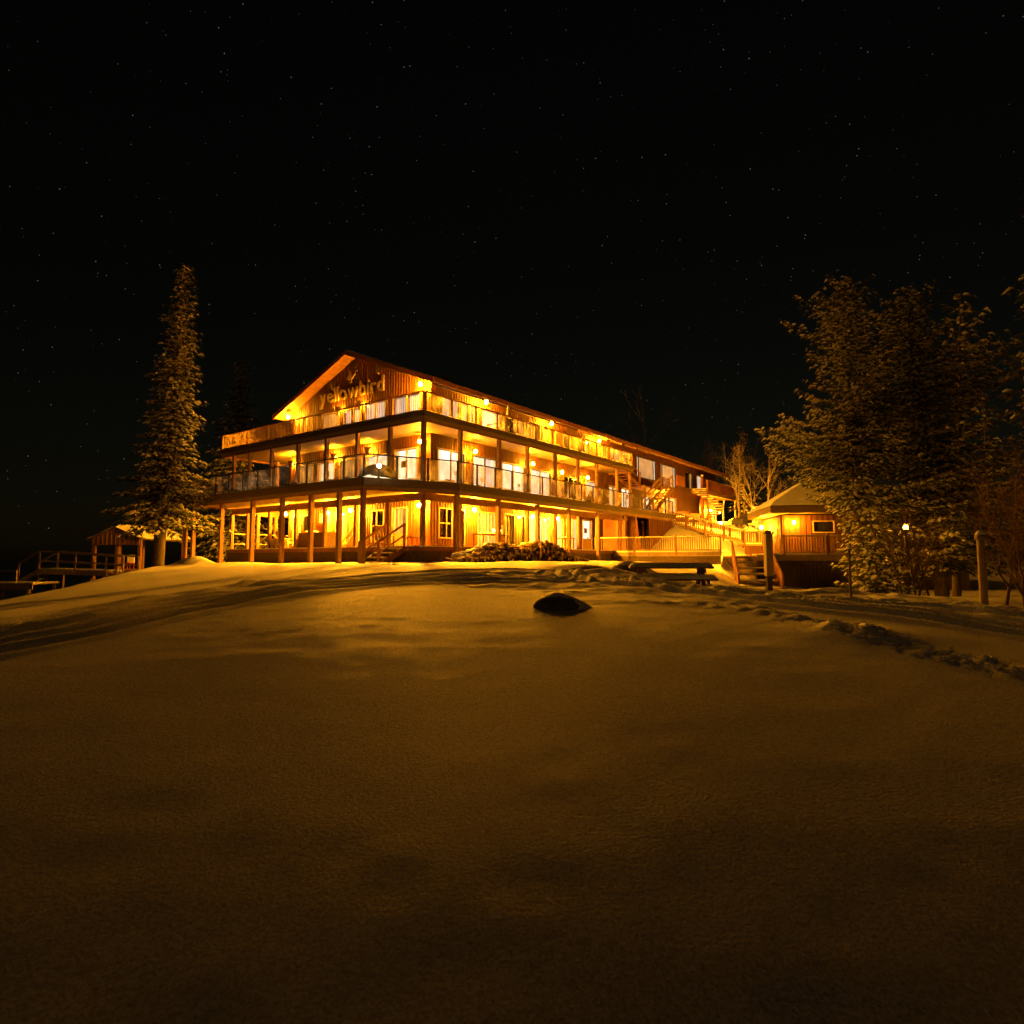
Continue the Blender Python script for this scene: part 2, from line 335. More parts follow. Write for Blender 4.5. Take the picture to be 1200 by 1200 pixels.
def detail(X, Y):
    z = .0015*vnoise(X/2.6, Y/2.2, 1) + .003*vnoise(X/7, Y/6, 2) + .003*vnoise(X/.8+.2*Y, Y/.35, 3) + .004*vnoise(X/.3, Y/.22, 4)
    tr = np.exp(-(((X-2.4)/4.2)**2 + ((Y-14.8)/4.2)**2)**2)
    tr2 = np.exp(-(((X-7)/4)**2 + ((Y-12.6)/3.2)**2)**2)
    z = z + tr*(.05*vnoise(X/1.1+5, Y/.6, 5) + .035*vnoise(X/.45+.3*Y, Y/.3, 6) + .025*vnoise(X/.16, Y/.13, 13)) + tr2*(.05*vnoise(X/.6, Y/.4, 7) + .03*vnoise(X/.2, Y/.16, 14))
    near = np.exp(-((Y-29)/4)**2)*np.exp(-((X+2)/13)**2)
    z = z + near*(.05*vnoise(X/.7, Y/.6, 8)+.03*vnoise(X/.22,Y/.2,15))
    for pts, offs, w, dep in GROOVES:
        d, s_ = poly_dist(X, Y, smooth_path(pts))
        k = 1 + .5*vnoise(s_/.9, s_*0, 9)
        for o_ in offs:
            e = d - o_ + .05*vnoise(s_/1.4, s_*0 + o_*9, 10)
            z = z - dep*k*np.exp(-(e/w)**2) + .55*dep*k*(np.exp(-((e-2.0*w)/w)**2) + np.exp(-((e+2.0*w)/w)**2))
    d, s_ = poly_dist(X, Y, smooth_path(RIDGE))
    rough = np.abs(vnoise(X/.3, Y/.24, 11)) + .9*np.abs(vnoise(X/.15, Y/.13, 12)) + .5*np.abs(vnoise(X/.08, Y/.08, 16))
    fade = np.clip(s_/3, .15, 1)
    z = z + fade*np.exp(-(d/.30)**4)*(.055*rough - .03) + .03*fade*np.exp(-((d-.1)/.3)**2)
    for mx_, my_, rx, ry, h in MOUNDS: z = z + h*np.exp(-(((X-mx_)/rx)**2 + ((Y-my_)/ry)**2))
    return z
def gz(x, y):
    a = np.array([float(x)]); b_ = np.array([float(y)])
    return float(base(a, b_)[0] + detail(a, b_)[0])
def gza(x, y): return base(np.asarray(x, float), np.asarray(y, float)) + detail(np.asarray(x, float), np.asarray(y, float))
def spaced(lo, hi, st): return list(np.arange(lo, hi, st))
def grow(a, b_, s0, k=1.18):
    o = []; x = a; s_ = s0; sgn = 1 if b_ > a else -1
    while (x - b_)*sgn < 0: o.append(x); x += sgn*s_; s_ *= k
    o.append(b_); return o
xs = sorted(set(np.round(grow(-16, -420, .2)[1:] + spaced(-16, 13, .065) + grow(13, 420, .1), 4)))
ys = sorted(set(np.round(grow(1.0, -420, .1)[1:] + spaced(1.0, 8, .05) + spaced(8, 24, .055) + grow(24, 420, .08, 1.06), 4)))
GX, GY = np.meshgrid(np.array(xs), np.array(ys))
GZ = base(GX, GY); msk = (GX > -30) & (GX < 40) & (GY < 70) & (GY > -20)
GZ[msk] += detail(GX[msk], GY[msk])
nx, ny = len(xs), len(ys)
idx = np.arange(nx*ny).reshape(ny, nx)
faces = np.stack([idx[:-1, :-1], idx[:-1, 1:], idx[1:, 1:], idx[1:, :-1]], -1).reshape(-1, 4)
me = bpy.data.meshes.new('snow_ground'); co = np.stack([GX, GY, GZ], -1).reshape(-1, 3)
me.vertices.add(nx*ny); me.vertices.foreach_set('co', co.ravel().astype(np.float32))
me.loops.add(faces.size); me.loops.foreach_set('vertex_index', faces.ravel().astype(np.int32))
me.polygons.add(len(faces)); me.polygons.foreach_set('loop_start', np.arange(0, faces.size, 4, dtype=np.int32))
me.polygons.foreach_set('use_smooth', np.ones(len(faces), dtype=bool))
me.update(calc_edges=True); me.validate(); me.materials.append(M['ground'])
ground = bpy.data.objects.new('snow_ground', me); COL.objects.link(ground); ground['kind'] = 'structure'
lake = MB(); lake._add([(-900,-300,-.25),(-8,-300,-.25),(-8,900,-.25),(-900,900,-.25)], [(0,1,2,3)])
lake.build('lake_water', 'water', kind='structure')

# ------------------------------------------------------------------ lodge (local x = along the long side, y = along the gable end)
LO = Vector((-3.98, 28.0, 0)); LANG = math.atan2(.8015, .598)
LM = Matrix.Translation(LO) @ Matrix.Rotation(LANG, 4, 'Z')
def LW(a, b_, z): return LM @ Vector((a, b_, z))
lodge = thing('lodge', 'long three storey wooden lodge with lit decks on every floor and a gable end', 'lodge', (LO.x, LO.y, 0), LANG)
Z0, Z1, Z2 = 2.2, 5.1, 8.3
PK, EZ = 7.9, .4
def roofz(b_): return 13.2 - EZ*abs(b_ - PK)

# window lists: (u0,u1,z0,z1,style)
RW = [  # long side, wall face y = 2.1
 (3.45,4.75,8.5,10.0,'white2'), (4.95,5.5,8.5,9.98,'cream1'), (5.65,6.25,8.5,9.98,'white2'), (6.65,8.35,8.4,9.97,'open'), (9.2,10.7,8.5,9.98,'dark2'),
 (11.1,12.4,8.5,9.98,'dim1'), (12.75,14.2,8.5,9.98,'dim2'), (15.2,16.0,8.5,9.98,'dim1'), (17.0,18.6,8.5,9.95,'dark2'), (20.0,21.2,8.5,9.95,'dim2'), (22.0,24.6,8.5,9.95,'peach3'),
 (26.3,29.9,8.3,9.95,'peach3'), (31.0,34.2,8.1,9.9,'peach3'), (36.6,38.4,8.35,9.8,'dark2'), (39.6,41.0,8.35,9.8,'white1'),
 (3.15,5.2,5.25,7.25,'bright2'), (5.95,8.0,5.25,7.25,'pink2'), (8.5,10.75,5.25,7.2,'bright2'), (11.35,13.6,5.25,7.15,'pink2'), (15.2,17.1,5.3,7.1,'dark3'), (18.1,19.6,5.3,7.1,'blued'),
 (21.5,22.9,5.2,7.05,'cream2'), (23.5,25.2,5.2,7.05,'bright2'), (27.4,28.7,5.2,6.8,'bright1'), (31.3,34.2,5.2,7.05,'cream2'), (43.6,44.6,5.6,6.9,'bright1'),
 (3.3,4.2,2.75,4.2,'hung'), (4.85,5.2,2.3,4.2,'dim1'), (6.4,8.1,2.3,4.18,'goldc'), (8.8,10.7,2.3,4.2,'green2'), (11.3,12.2,2.6,4.15,'cream1'), (12.35,13.4,2.6,4.15,'cream2'),
 (14.0,15.1,2.4,4.2,'cream1'), (15.55,17.0,2.3,4.3,'cream2'), (17.6,18.85,2.3,4.3,'brightd'),
]
FW = [  # gable end, wall face x = 2.6
 (9.4,10.95,8.5,10.1,'goldw'), (8.3,8.95,8.5,10.05,'white1'), (7.5,8.12,8.5,10.05,'cream1'), (5.5,7.1,8.5,10.15,'white2'), (3.9,4.85,8.5,10.15,'white1'), (2.85,3.8,8.5,10.15,'white1'),
 (3.0,4.65,5.25,7.3,'bright2'), (5.2,7.0,5.25,7.2,'bright2'), (7.6,9.2,5.25,7.2,'goldw'), (9.7,11.2,5.25,7.2,'bright2'), (11.7,13.3,5.25,7.2,'goldw'),
 (5.5,6.4,2.6,4.2,'hung'), (3.72,4.8,2.25,4.25,'goldd'), (10.0,10.9,2.6,4.2,'blue1'), (8.6,9.4,2.25,4.2,'goldd'), (11.5,12.5,2.5,4.2,'green2'), (12.8,13.5,2.5,4.2,'dim1'), (7.0,7.4,2.6,4.0,'dim1'),
]
CUR = {'white': 'c_white', 'cream': 'c_cream', 'open': 'c_bright', 'dark': 'glassdark', 'dim': 'c_dim', 'peach': 'c_peach', 'bright': 'c_bright', 'pink': 'c_pink', 'blue': 'c_blue', 'hung': 'glassdark', 'gold': 'c_gold', 'green': 'green'}
def cells(lo, hi, zlo, zhi, holes):
    us = sorted({lo, hi} | {h[0] for h in holes} | {h[1] for h in holes}); us = [x for x in us if lo <= x <= hi]
    o = []
    for u0, u1 in zip(us[:-1], us[1:]):
        c = (u0+u1)/2; z = zlo
        for h in sorted([h for h in holes if h[0] < c < h[1]], key=lambda h: h[2]):
            if h[2] > z: o.append((u0, u1, z, h[2]))
            z = max(z, h[3])
        if z < zhi: o.append((u0, u1, z, zhi))
    return o
def in_hole(u, z0, z1, holes):
    segs = []; z = z0
    for h in sorted([h for h in holes if h[0]-.06 < u < h[1]+.06], key=lambda h: h[2]):
        if h[2] - z > .05: segs.append((z, min(h[2], z1)))
        z = max(z, h[3])
    if z1 - z > .05: segs.append((z, z1))
    return segs
# walls with real openings
w = MB(); bt = MB()
for u0, u1, z0, z1 in cells(2.1, 13.9, 1.4, 10.55, FW): w.box(2.6, 2.76, u0, u1, z0, z1)
w.prism_yz([(2.1,10.55), (13.9,10.55), (13.9,roofz(13.9)-.2), (PK,roofz(PK)-.2), (2.1,roofz(2.1)-.2)], 2.6, 2.76)
w.build('wall', 'siding', lodge, label='front gable wall of vertical wooden boards')
for u in np.arange(2.2, 13.9, .2):
    top = roofz(u) - .22
    for za, zb in in_hole(u, Z0, top, FW): bt.box(2.578, 2.6, u-.022, u+.022, za, zb)
w = MB()
for u0, u1, z0, z1 in cells(2.76, 45.0, 1.4, 10.5, RW): w.box(u0, u1, 2.1, 2.26, z0, z1)
w.build('wall', 'siding', lodge, label='long side wall of vertical wooden boards')
for u in np.arange(2.8, 45, .2):
    for za, zb in in_hole(u, Z0 if u < 27 else 4.9, 10.45, RW): bt.box(u-.022, u+.022, 2.078, 2.1, za, zb)
bt.build('siding_batten', 'batten', lodge, kind='stuff')
MB().box(2.76, 45, 13.74, 13.9, 1.0, 10.5).build('wall', 'siding', lodge, label='hidden far side wall')
w = MB().box(44.84, 45, 2.26, 13.74, 1.0, 10.5); w.prism_yz([(2.26,10.5), (13.74,10.5), (13.74,roofz(13.74)-.2), (PK,roofz(PK)-.2), (2.26,roofz(2.26)-.2)], 44.84, 45)
w.build('wall', 'siding', lodge)
# roof
RE0, RE1, RA0, RA1 = 1.1, 14.75, 1.8, 46
rf = MB().prism_yz([(RE0,roofz(RE0)-.04),(PK,roofz(PK)-.04),(RE1,roofz(RE1)-.04),(RE1,roofz(RE1)-.14),(PK,roofz(PK)-.14),(RE0,roofz(RE0)-.14)], RA0, RA1)
roof = rf.build('roof', 'roof', lodge)
so = MB().prism_yz([(RE0+.03,roofz(RE0)-.15),(PK,roofz(PK)-.15),(RE1-.03,roofz(RE1)-.15),(RE1-.03,roofz(RE1)-.19),(PK,roofz(PK)-.19),(RE0+.03,roofz(RE0)-.19)], RA0+.04, RA1-.04)
so.build('soffit', 'beam', roof)
sn = MB().prism_yz([(RE0+.06,roofz(RE0)),(PK,roofz(PK)+.06),(RE1-.06,roofz(RE1)),(RE1-.06,roofz(RE1)-.03),(PK,roofz(PK)-.03),(RE0+.06,roofz(RE0)-.03)], RA0+.1, RA1)
sn.build('roof_snow', 'snow', roof)
for (y0, y1) in ((RE0, PK), (RE1, PK)):
    MB().bar((RA0-.025, y0, roofz(y0)-.13), (RA0-.025, y1, roofz(y1)-.13), .045, .26).build('barge_board', 'brownboard', roof)
MB().box(RA0, RA1, RE0-.03, RE0, roofz(RE0)-.22, roofz(RE0)-.0).build('fascia', 'brownboard', roof)
MB().box(RA0, RA1, RE0+.01, RE0+.05, roofz(RE0)-.28, roofz(RE0)-.225).build('eave_trim', 'pale', roof)
rt = MB().bar((0, RE0+.05, roofz(RE0)-.30), (0, 2.1, roofz(2.1)-.30), .12, .2).mesh('rafter_tail', 'brownboard')
for i, a in enumerate(np.arange(17.2, 45, 2.35)):
    inst(rt, 'rafter_tail', roof, (a, 0, 0))
    MB().bar((a+.2, RE0+.1, roofz(RE0)-.235), (a+2.1, RE0+.1, roofz(RE0)-.235), .05, .09).build('eave_block', 'pale', roof)
    MB().prism_yz([(RE0+.12,roofz(RE0)-.17),(2.07,roofz(2.07)-.2),(2.07,roofz(2.07)-.24),(RE0+.12,roofz(RE0)-.21)], a+.15, a+2.15).build('soffit_panel', 'ceil', roof)
MB().box(9, 10, 7.4, 8.4, roofz(PK)-.4, roofz(PK)+.3).build('chimney', 'rock', roof)

# windows: each a frame with pane, curtain and mullions of its own
def window(u0, u1, z0, z1, style, face):
    kind = ''.join(c for c in style if c.isalpha()); n = int(style[-1]) if style[-1].isdigit() else 1
    door = kind.endswith('d') and kind[:-1] in CUR and kind not in CUR; goldc = kind in ('goldc', 'goldw'); base_k = kind[:-1] if (door or goldc) else kind
    def P(u, d, z): return (u, 2.1 + d, z) if face == 'R' else (2.6 + d, u, z)
    def bx(mb, ua, ub, da, db, za, zb):
        p = P(ua, da, za); q = P(ub, db, zb); return mb.box(min(p[0],q[0]), max(p[0],q[0]), min(p[1],q[1]), max(p[1],q[1]), za, zb)
    fr = MB(); t = .07
    bx(fr, u0-t, u0, -.03, .10, z0-t, z1+t); bx(fr, u1, u1+t, -.03, .10, z0-t, z1+t); bx(fr, u0, u1, -.03, .10, z1, z1+t); bx(fr, u0, u1, -.045, .10, z0-t, z0)
    dark = base_k in ('dark', 'peach', 'pink', 'open', 'green') 
    f = fr.build('door' if door else 'window', 'dframe' if dark else 'trim', lodge)
    # curtain with folds, set back in the opening
    cm = CUR.get(base_k, 'c_dim'); folds = base_k in ('white', 'cream', 'dim', 'gold', 'green', 'pink')
    mb = MB(); N = max(2, int((u1-u0)/.09)) if folds else 1; am = .025 if folds else 0
    vs = []; 
    for i in range(N+1):
        u = u0 + (u1-u0)*i/N; d = .12 + am*math.sin(i*2.1)*(1+.4*math.sin(i*.7)); vs += [P(u, d, z0), P(u, d, z1)]
    fs = [(2*i, 2*i+2, 2*i+3, 2*i+1) if face == 'R' else (2*i+1, 2*i+3, 2*i+2, 2*i) for i in range(N)]
    mb._add(vs, fs); mb.build({'dark': 'dark_room', 'hung': 'dark_room', 'bright': 'lit_room', 'open': 'lit_room', 'blue': 'lit_room', 'peach': 'blind'}.get(base_k, 'curtain'), cm, f)
    g = MB(); 
    if face == 'R': g._add([P(u0, .05, z0), P(u1, .05, z0), P(u1, .05, z1), P(u0, .05, z1)], [(0,1,2,3)])
    else: g._add([P(u1, .05, z0), P(u0, .05, z0), P(u0, .05, z1), P(u1, .05, z1)], [(0,1,2,3)])
    g.build('pane', 'glass', f)
    mu = 'dframe' if dark else 'trim'
    if base_k == 'peach':
        for uu in (u0 + .35, u1 - .35): bx(MB(), uu-.03, uu+.03, .0, .08, z0, z1).build('mullion', mu, f)
        for ua, ub in ((u0, u0+.32), (u1-.32, u1)):
            c2 = MB(); c2._add([P(ua, .10, z0), P(ub, .10, z0), P(ub, .10, z1), P(ua, .10, z1)], [(0,1,2,3)]); c2.build('lit_room', 'c_bright', f)
    elif base_k == 'hung':
        zm = (z0+z1)/2; bx(MB(), u0, u1, .0, .09, zm-.03, zm+.03).build('sash_rail', mu, f)
        um = u0 + (u1-u0)*.62; bx(MB(), um-.025, um+.025, .0, .088, z0, z1).build('mullion', mu, f)
    else:
        for k in range(1, n): 
            uu = u0 + (u1-u0)*k/n; bx(MB(), uu-.035, uu+.035, .0, .08, z0, z1).build('mullion', mu, f)
    if kind.startswith('dark') or kind == 'dark':
        pass
    if door:
        zm = z0 + .75; bx(MB(), u0, u1, .0, .085, z0, zm).build('door_panel', 'pale', f)
        uh = u0 + .1; MB().tube(P(uh, -.03, z0+1.0), P(uh, -.09, z0+1.0), .02, .03, 8).build('handle', 'brass', f)
    if base_k == 'dark' and n == 2 or base_k == 'open':   # a curtain drawn to one side
        c3 = MB(); vs = []
        for i in range(7):
            u = u1 - .45 + .07*i; d = .09 + .02*(i % 2); vs += [P(u, d, z0), P(u, d, z1)]
        c3._add(vs, [(2*i, 2*i+2, 2*i+3, 2*i+1) for i in range(6)]); c3.build('curtain', 'c_cream' if base_k == 'open' else 'c_gold', f)
    if base_k in ('bright', 'open', 'pink'):      # drapes drawn to the sides and low furniture seen inside
        rw = random.Random(int(u0*100 + z0*10))
        for ua, ub in ((u0+.01, u0+.22), (u1-.22, u1-.01)):
            c4 = MB(); vs = []
            for i in range(5):
                u = ua + (ub-ua)*i/4; d = .085 + .018*(i % 2); vs += [P(u, d, z0), P(u, d, z1)]
            c4._add(vs, [(2*i, 2*i+2, 2*i+3, 2*i+1) if face == 'R' else (2*i+1, 2*i+3, 2*i+2, 2*i) for i in range(4)]); c4.build('drape', 'c_cream', f)
        ws = rw.uniform(.35, .6)*(u1-u0); us = rw.uniform(u0+.1, u1-ws-.1); hs = rw.uniform(.3, .55)
        bx(MB(), us, us+ws, .095, .112, z0, z0+hs).build('furniture', 'brownboard', f)
        if rw.random() < .7:
            ul = rw.uniform(u0+.3, u1-.3); bx(MB(), ul-.12, ul+.12, .10, .115, z0+hs+.3, z0+hs+.5).build('lamp_shade', 'c_gold', f); bx(MB(), ul-.015, ul+.015, .10, .112, z0, z0+hs+.3).build('lamp_stand', 'dframe', f)
        if rw.random() < .6:
            up_ = rw.uniform(u0+.3, u1-.75); bx(MB(), up_, up_+.4, .10, .113, z0+1.15, z0+1.5).build('picture', 'brownboard', f)
for q in RW: window(*q, 'R')
for q in FW: window(*q, 'F')

# decks
def deck(name, poly, zt, th, fascia_h, label):
    d = MB().prism(poly, zt-.05, zt).build(name, 'floor', lodge, label=label)
    MB().prism([(x, y) for x, y in poly], zt-th, zt-.055).build('ceiling', 'ceil', d)
    return d
UP = [(0,0),(21.4,0),(21.4,2.07),(2.57,2.07),(2.57,13.93),(9,13.93),(9,17.5),(0,17.5)]
LP = [(-2.4,1.2),(1.6,-.7),(27,-.7),(27,2.07),(2.57,2.07),(2.57,13.93),(9,13.93),(9,16.3),(-2.4,16.3)]
upper = deck('upper_deck', UP, Z2, .32, .3, 'top floor deck under the gable')
lower = deck('middle_deck', LP, Z1, .42, .4, 'middle floor deck with glass rail and cut corner')
def rim(par, pts, z0, z1, m='darkboard', off=.04, name='rim_board'):
    for (x0, y0), (x1, y1) in zip(pts[:-1], pts[1:]):
        L = math.hypot(x1-x0, y1-y0); nx_, ny_ = (y1-y0)/L*off, -(x1-x0)/L*off
        MB().bar((x0+nx_, y0+ny_, (z0+z1)/2), (x1+nx_, y1+ny_, (z0+z1)/2), .06, z1-z0).build(name, m, par)
UE = [(9,17.5),(0,17.5),(0,0),(21.4,0),(21.4,2.0)]
LE = [(9,16.3),(-2.4,16.3),(-2.4,1.2),(1.6,-.7),(27,-.7),(27,2.0)]
rim(upper, UE, 8.1, 8.33); rim(lower, LE, 4.78, 5.13)
rim(upper, [(8.9,17.4),(.1,17.4),(.1,.1),(21.3,.1),(21.3,2.0)], 7.86, 8.09, 'beam', 0, 'beam')
rim(lower, [(8.9,16.2),(-2.3,16.2),(-2.3,1.26),(1.65,-.6),(26.9,-.6),(26.9,2.0)], 4.6, 4.77, 'beam', 0, 'beam')
# inner beam of the middle deck on the line of the tall posts
rim(lower, [(8.9,16.0),(.1,16.0),(.1,.1),(20.8,.1)], 4.28, 4.62, 'beam', 0, 'beam')
# porch at ground level
PP = [(-.1,-.1),(20.4,-.1),(20.4,2.07),(2.57,2.07),(2.57,13.93),(8,13.93),(8,16.2),(-.1,16.2)]
porch = MB().prism(PP, Z0-.06, Z0).build('porch_floor', 'floor', lodge)
rim(porch, [(8,16.2),(-.1,16.2),(-.1,-.1),(20.4,-.1)], Z0-.2, Z0-.012, 'brownboard', .02, 'porch_rim')
rim(porch, [(-.15,16.2),(-.15,-.15),(20.4,-.15)], Z0-.01, Z0+.035, 'snow', .02, 'snow_edge')
sk = MB()
for y in np.arange(-.1, 16.2, .16): sk.box(-.07, -.04, y, y+.145, .9, Z0-.2)
for x in np.arange(0, 20.4, .16): sk.box(x, x+.145, -.07, -.04, .9, Z0-.2)
sk.build('skirting', 'darkboard', porch, kind='stuff')
MB().box(-.03, 0, -.1, 16.2, .8, Z0-.2).build('skirting_back', 'darkboard', porch)
MB().box(0, 20.4, -.035, -.005, .8, Z0-.2).build('skirting_back', 'darkboard', porch)
# posts
def post_mesh(z0, z1, w): return MB().box(-w/2, w/2, -w/2, w/2, z0, z1).mesh('post', 'post')
pa = post_mesh(Z0+.001, 4.28, .17); pb = post_mesh(Z1+.001, 7.86, .17)
for y in (.1, 2.3, 4.65, 7.1, 9.55, 12.05, 14.3, 16.0):
    inst(pb, 'post', lodge, (.1, y, 0)); inst(pa, 'post', lodge, (.1, y, 0))
for x in (2.6, 5.65, 8.2, 11.05, 13.65, 16.05, 18.9, 20.9):
    inst(pb, 'post', lodge, (x, .1, 0))
    if x < 20: inst(pa, 'post', lodge, (x, .1, 0))
for x in (3, 6, 8.7): inst(pb, 'post', lodge, (x, 16.0, 0)); inst(pa, 'post', lodge, (x, 16.0, 0)) if x < 8 else None
po = post_mesh(.8, 4.6, .19)
from math import sqrt
for p in ((-2.25,1.35),(1.65,-.55),(-2.25,2.95),(-2.25,5.0),(-2.25,7.3),(-2.25,9.9),(-2.25,12.9),(-2.25,15.9),(4.75,-.55),(8.25,-.55),(11.5,-.55),(15.0,-.55),(18.6,-.55),(4,15.9)):
    inst(po, 'post', lodge, (p[0], p[1], 0), label=None)
# railings
def path_len(pts): return [math.hypot(x1-x0, y1-y0) for (x0, y0), (x1, y1) in zip(pts[:-1], pts[1:])]
def railing(par, pts, z, h, bay, style, mtop, mpost, cap=.09):
    first = None
    for (x0, y0), (x1, y1) in zip(pts[:-1], pts[1:]):
        L = math.hypot(x1-x0, y1-y0); n = max(1, round(L/bay)); dx, dy = (x1-x0)/L, (y1-y0)/L
        top = MB().bar((x0, y0, z+h-.025), (x1, y1, z+h-.025), cap, .05).build('railing', mtop, par)
        pm = MB().box(-.035, .035, -.035, .035, z+.03, z+h-.05).mesh('rail_post', mpost)
        for i in range(n + (1 if style != 'x' else 0)):
            inst(pm, 'rail_post', top, (x0+dx*L*i/n, y0+dy*L*i/n, 0))
        if style == 'glass':
            for i in range(n):
                s0, s1 = L*i/n+.05, L*(i+1)/n-.05
                MB().bar((x0+dx*s0, y0+dy*s0, z+.09+(h-.16)/2), (x0+dx*s1, y0+dy*s1, z+.09+(h-.16)/2), .012, h-.18).build('glass_panel', 'deckglass', top)
        else:
            MB().bar((x0, y0, z+.1), (x1, y1, z+.1), .04, .06).build('bottom_rail', mtop, top)
            bl = MB(); k = int(L/.13)
            for i in range(1, k): bl.box(x0+dx*L*i/k-.012, x0+dx*L*i/k+.012, y0+dy*L*i/k-.012, y0+dy*L*i/k+.012, z+.13, z+h-.05)
            bl.build('baluster', mpost, top, kind='stuff')
railing(upper, [(8.9,17.4),(.08,17.4),(.08,.08)], Z2, .98, 2.4, 'picket', 'brownboard', 'pale')
railing(upper, [(.2,.08),(21.3,.08),(21.3,.9)], Z2, .98, 1.75, 'glass', 'brownboard', 'brownboard')
railing(lower, [(8.9,16.2),(-2.32,16.2),(-2.32,1.24),(1.62,-.62),(26.9,-.62),(26.9,.6)], Z1, 1.08, 1.42, 'glass', 'dframe', 'dframe')
# snow lying along the deck edges
def lumps(par, pts, z, wid, h, seed):
    rnd = random.Random(seed); mb = MB()
    for (x0, y0), (x1, y1) in zip(pts[:-1], pts[1:]):
        L = math.hypot(x1-x0, y1-y0); dx, dy = (x1-x0)/L, (y1-y0)/L; n = int(L/.3); rows = []
        for i in range(n+1):
            s_ = L*i/n; hh = h*max(.0, rnd.gauss(.55, .4)); ww = wid*rnd.uniform(.6, 1.2); cx, cy = x0+dx*s_, y0+dy*s_; nx_, ny_ = -dy, dx
            rows.append([(cx-nx_*.06, cy-ny_*.06, z), (cx+nx_*ww*.25, cy+ny_*ww*.25, z+hh), (cx+nx_*ww*.7, cy+ny_*ww*.7, z+hh*.7), (cx+nx_*ww, cy+ny_*ww, z)])
        vs = [p for r_ in rows for p in r_]
        mb._add(vs, [(4*i+j, 4*i+4+j, 4*i+5+j, 4*i+1+j) for i in range(n) for j in range(3)])
    return mb.build('deck_snow', 'snow', par, smooth=True, kind='stuff')
lumps(upper, [(-.02,17.4),(-.02,.0)][::-1], Z2+.025, -.3, .10, 3); lumps(upper, [(0,-.02),(21.3,-.02)], Z2+.025, .3, .10, 4)
lumps(lower, [(-2.42,1.2),(-2.42,16.2)], Z1+.025, -.5, .14, 5); lumps(lower, [(1.6,-.72),(27,-.72)], Z1+.025, .4, .09, 6); lumps(lower, [(-2.4,1.2),(1.6,-.72)], Z1+.025, .4, .10, 8)

# enclosed end below the middle deck, with an open store
e = MB(); e.box(22.4, 27, -.62, -.5, 1.2, 4.6); e.box(26.88, 27, -.5, 2.1, 1.2, 4.6); e.build('wall', 'siding', lodge, label='boarded end wall under the middle deck')
e = MB()
for x in np.arange(22.4, 27, .3): e.box(x, x+.05, -.645, -.62, 1.6, 4.55)
e.build('siding_batten', 'batten', lodge, kind='stuff')
MB().box(20.5, 20.7, -.5, 2.1, 1.2, 4.6).build('wall', 'brownboard', lodge, label='partition beside the dark store')
MB().box(19.3, 20.45, .15, .25, 1.6, 4.3).build('wall', 'redwood', lodge, label='red stained screen of boards')
rnd = random.Random(5); pk = MB().box(-.09, .09, -.02, .02, 0, 2.7).mesh('leaning_board', 'redwood')
for i in range(7):
    q = inst(pk, 'leaning_board', lodge, (20.9+i*.24, -.3+rnd.uniform(0, .2), 1.75)); q.rotation_euler = (rnd.uniform(-.15, -.05), rnd.uniform(-.05, .12), 0)

# porch stair, front
def stair(name, par, p0, p1, wdir, width, n, mt, ms, rails=(0, 1), rail_h=.95, snow=False, mr=None, solid=False):
    """steps from p0 (top) down to p1; wdir = unit vector across"""
    p0, p1, wd = Vector(p0), Vector(p1), Vector(wdir); d = p1 - p0; mr = mr or ms
    st = MB()
    for k in (0, 1): st.bar(p0 + wd*width*k - Vector((0,0,.12)), p1 + wd*width*k - Vector((0,0,.06)), .06, .26)
    so_ = st.build(name, ms, par)
    hd = Vector((d.x, d.y, 0)).normalized(); run = Vector((d.x, d.y, 0)).length/n
    for i in range(n):
        c = p0 + d*((i+.6)/n)
        MB().bar(c + wd*.035, c + wd*(width-.035), run*.85, .045).build('tread', mt, so_)
        if snow: MB().bar(c + wd*.1 + Vector((0,0,.05)), c + wd*(width-.1) + Vector((0,0,.05)), run*.8, .05).build('tread_snow', 'snow', so_)
    for k in rails:
        o_ = wd*(width*k)
        MB().bar(p0+o_+Vector((0,0,rail_h)), p1+o_+Vector((0,0,rail_h)), .07, .09).build('handrail', mr, so_)
        if solid:
            q = MB(); off = wd*.03
            vs = [p0+o_-off-Vector((0,0,.35)), p1+o_-off-Vector((0,0,.35)), p1+o_-off+Vector((0,0,rail_h-.06)), p0+o_-off+Vector((0,0,rail_h-.06))]
            q._add(vs + [v_+2*off for v_ in vs], [(3,2,1,0),(4,5,6,7),(0,1,5,4),(1,2,6,5),(2,3,7,6),(3,0,4,7)]); q.build('stair_side', mr, so_)
        else:
            MB().bar(p0+o_+Vector((0,0,rail_h*.5)), p1+o_+Vector((0,0,rail_h*.5)), .05, .07).build('handrail', mr, so_)
        for pp in (p0, p1): MB().bar(pp+o_-Vector((0,0,.2)), pp+o_+Vector((0,0,rail_h+.06)), .09, .09).build('newel_post', mr, so_)
    return so_
stair('porch_stair', porch, (-.2,.95,2.2), (-1.7,.95,1.38), (0,1,0), 1.25, 4, 'dock', 'brownboard', (0, 1), 1.0, True)
# side stair from the porch on the far left
stair('side_stair', porch, (1.5,16.3,2.2), (1.5,18.9,1.1), (1,0,0), 1.2, 5, 'dock', 'greypost', (0, 1), .95, True)
# left end of the porch: frame of posts with rails
for y in (14.0,):
    for x in (.6, 3.2, 6): inst(pa, 'post', lodge, (x, 13.99+.1, 0))
MB().bar((.1,16.0,3.15), (8,16.0,3.15), .08, .06).build('porch_rail', 'pale', porch); MB().bar((.1,16.0,2.55), (8,16.0,2.55), .06, .05).build('porch_rail', 'pale', porch)
MB().bar((7.9,13.9,3.15), (7.9,16.0,3.15), .08, .06).build('porch_rail', 'pale', porch)
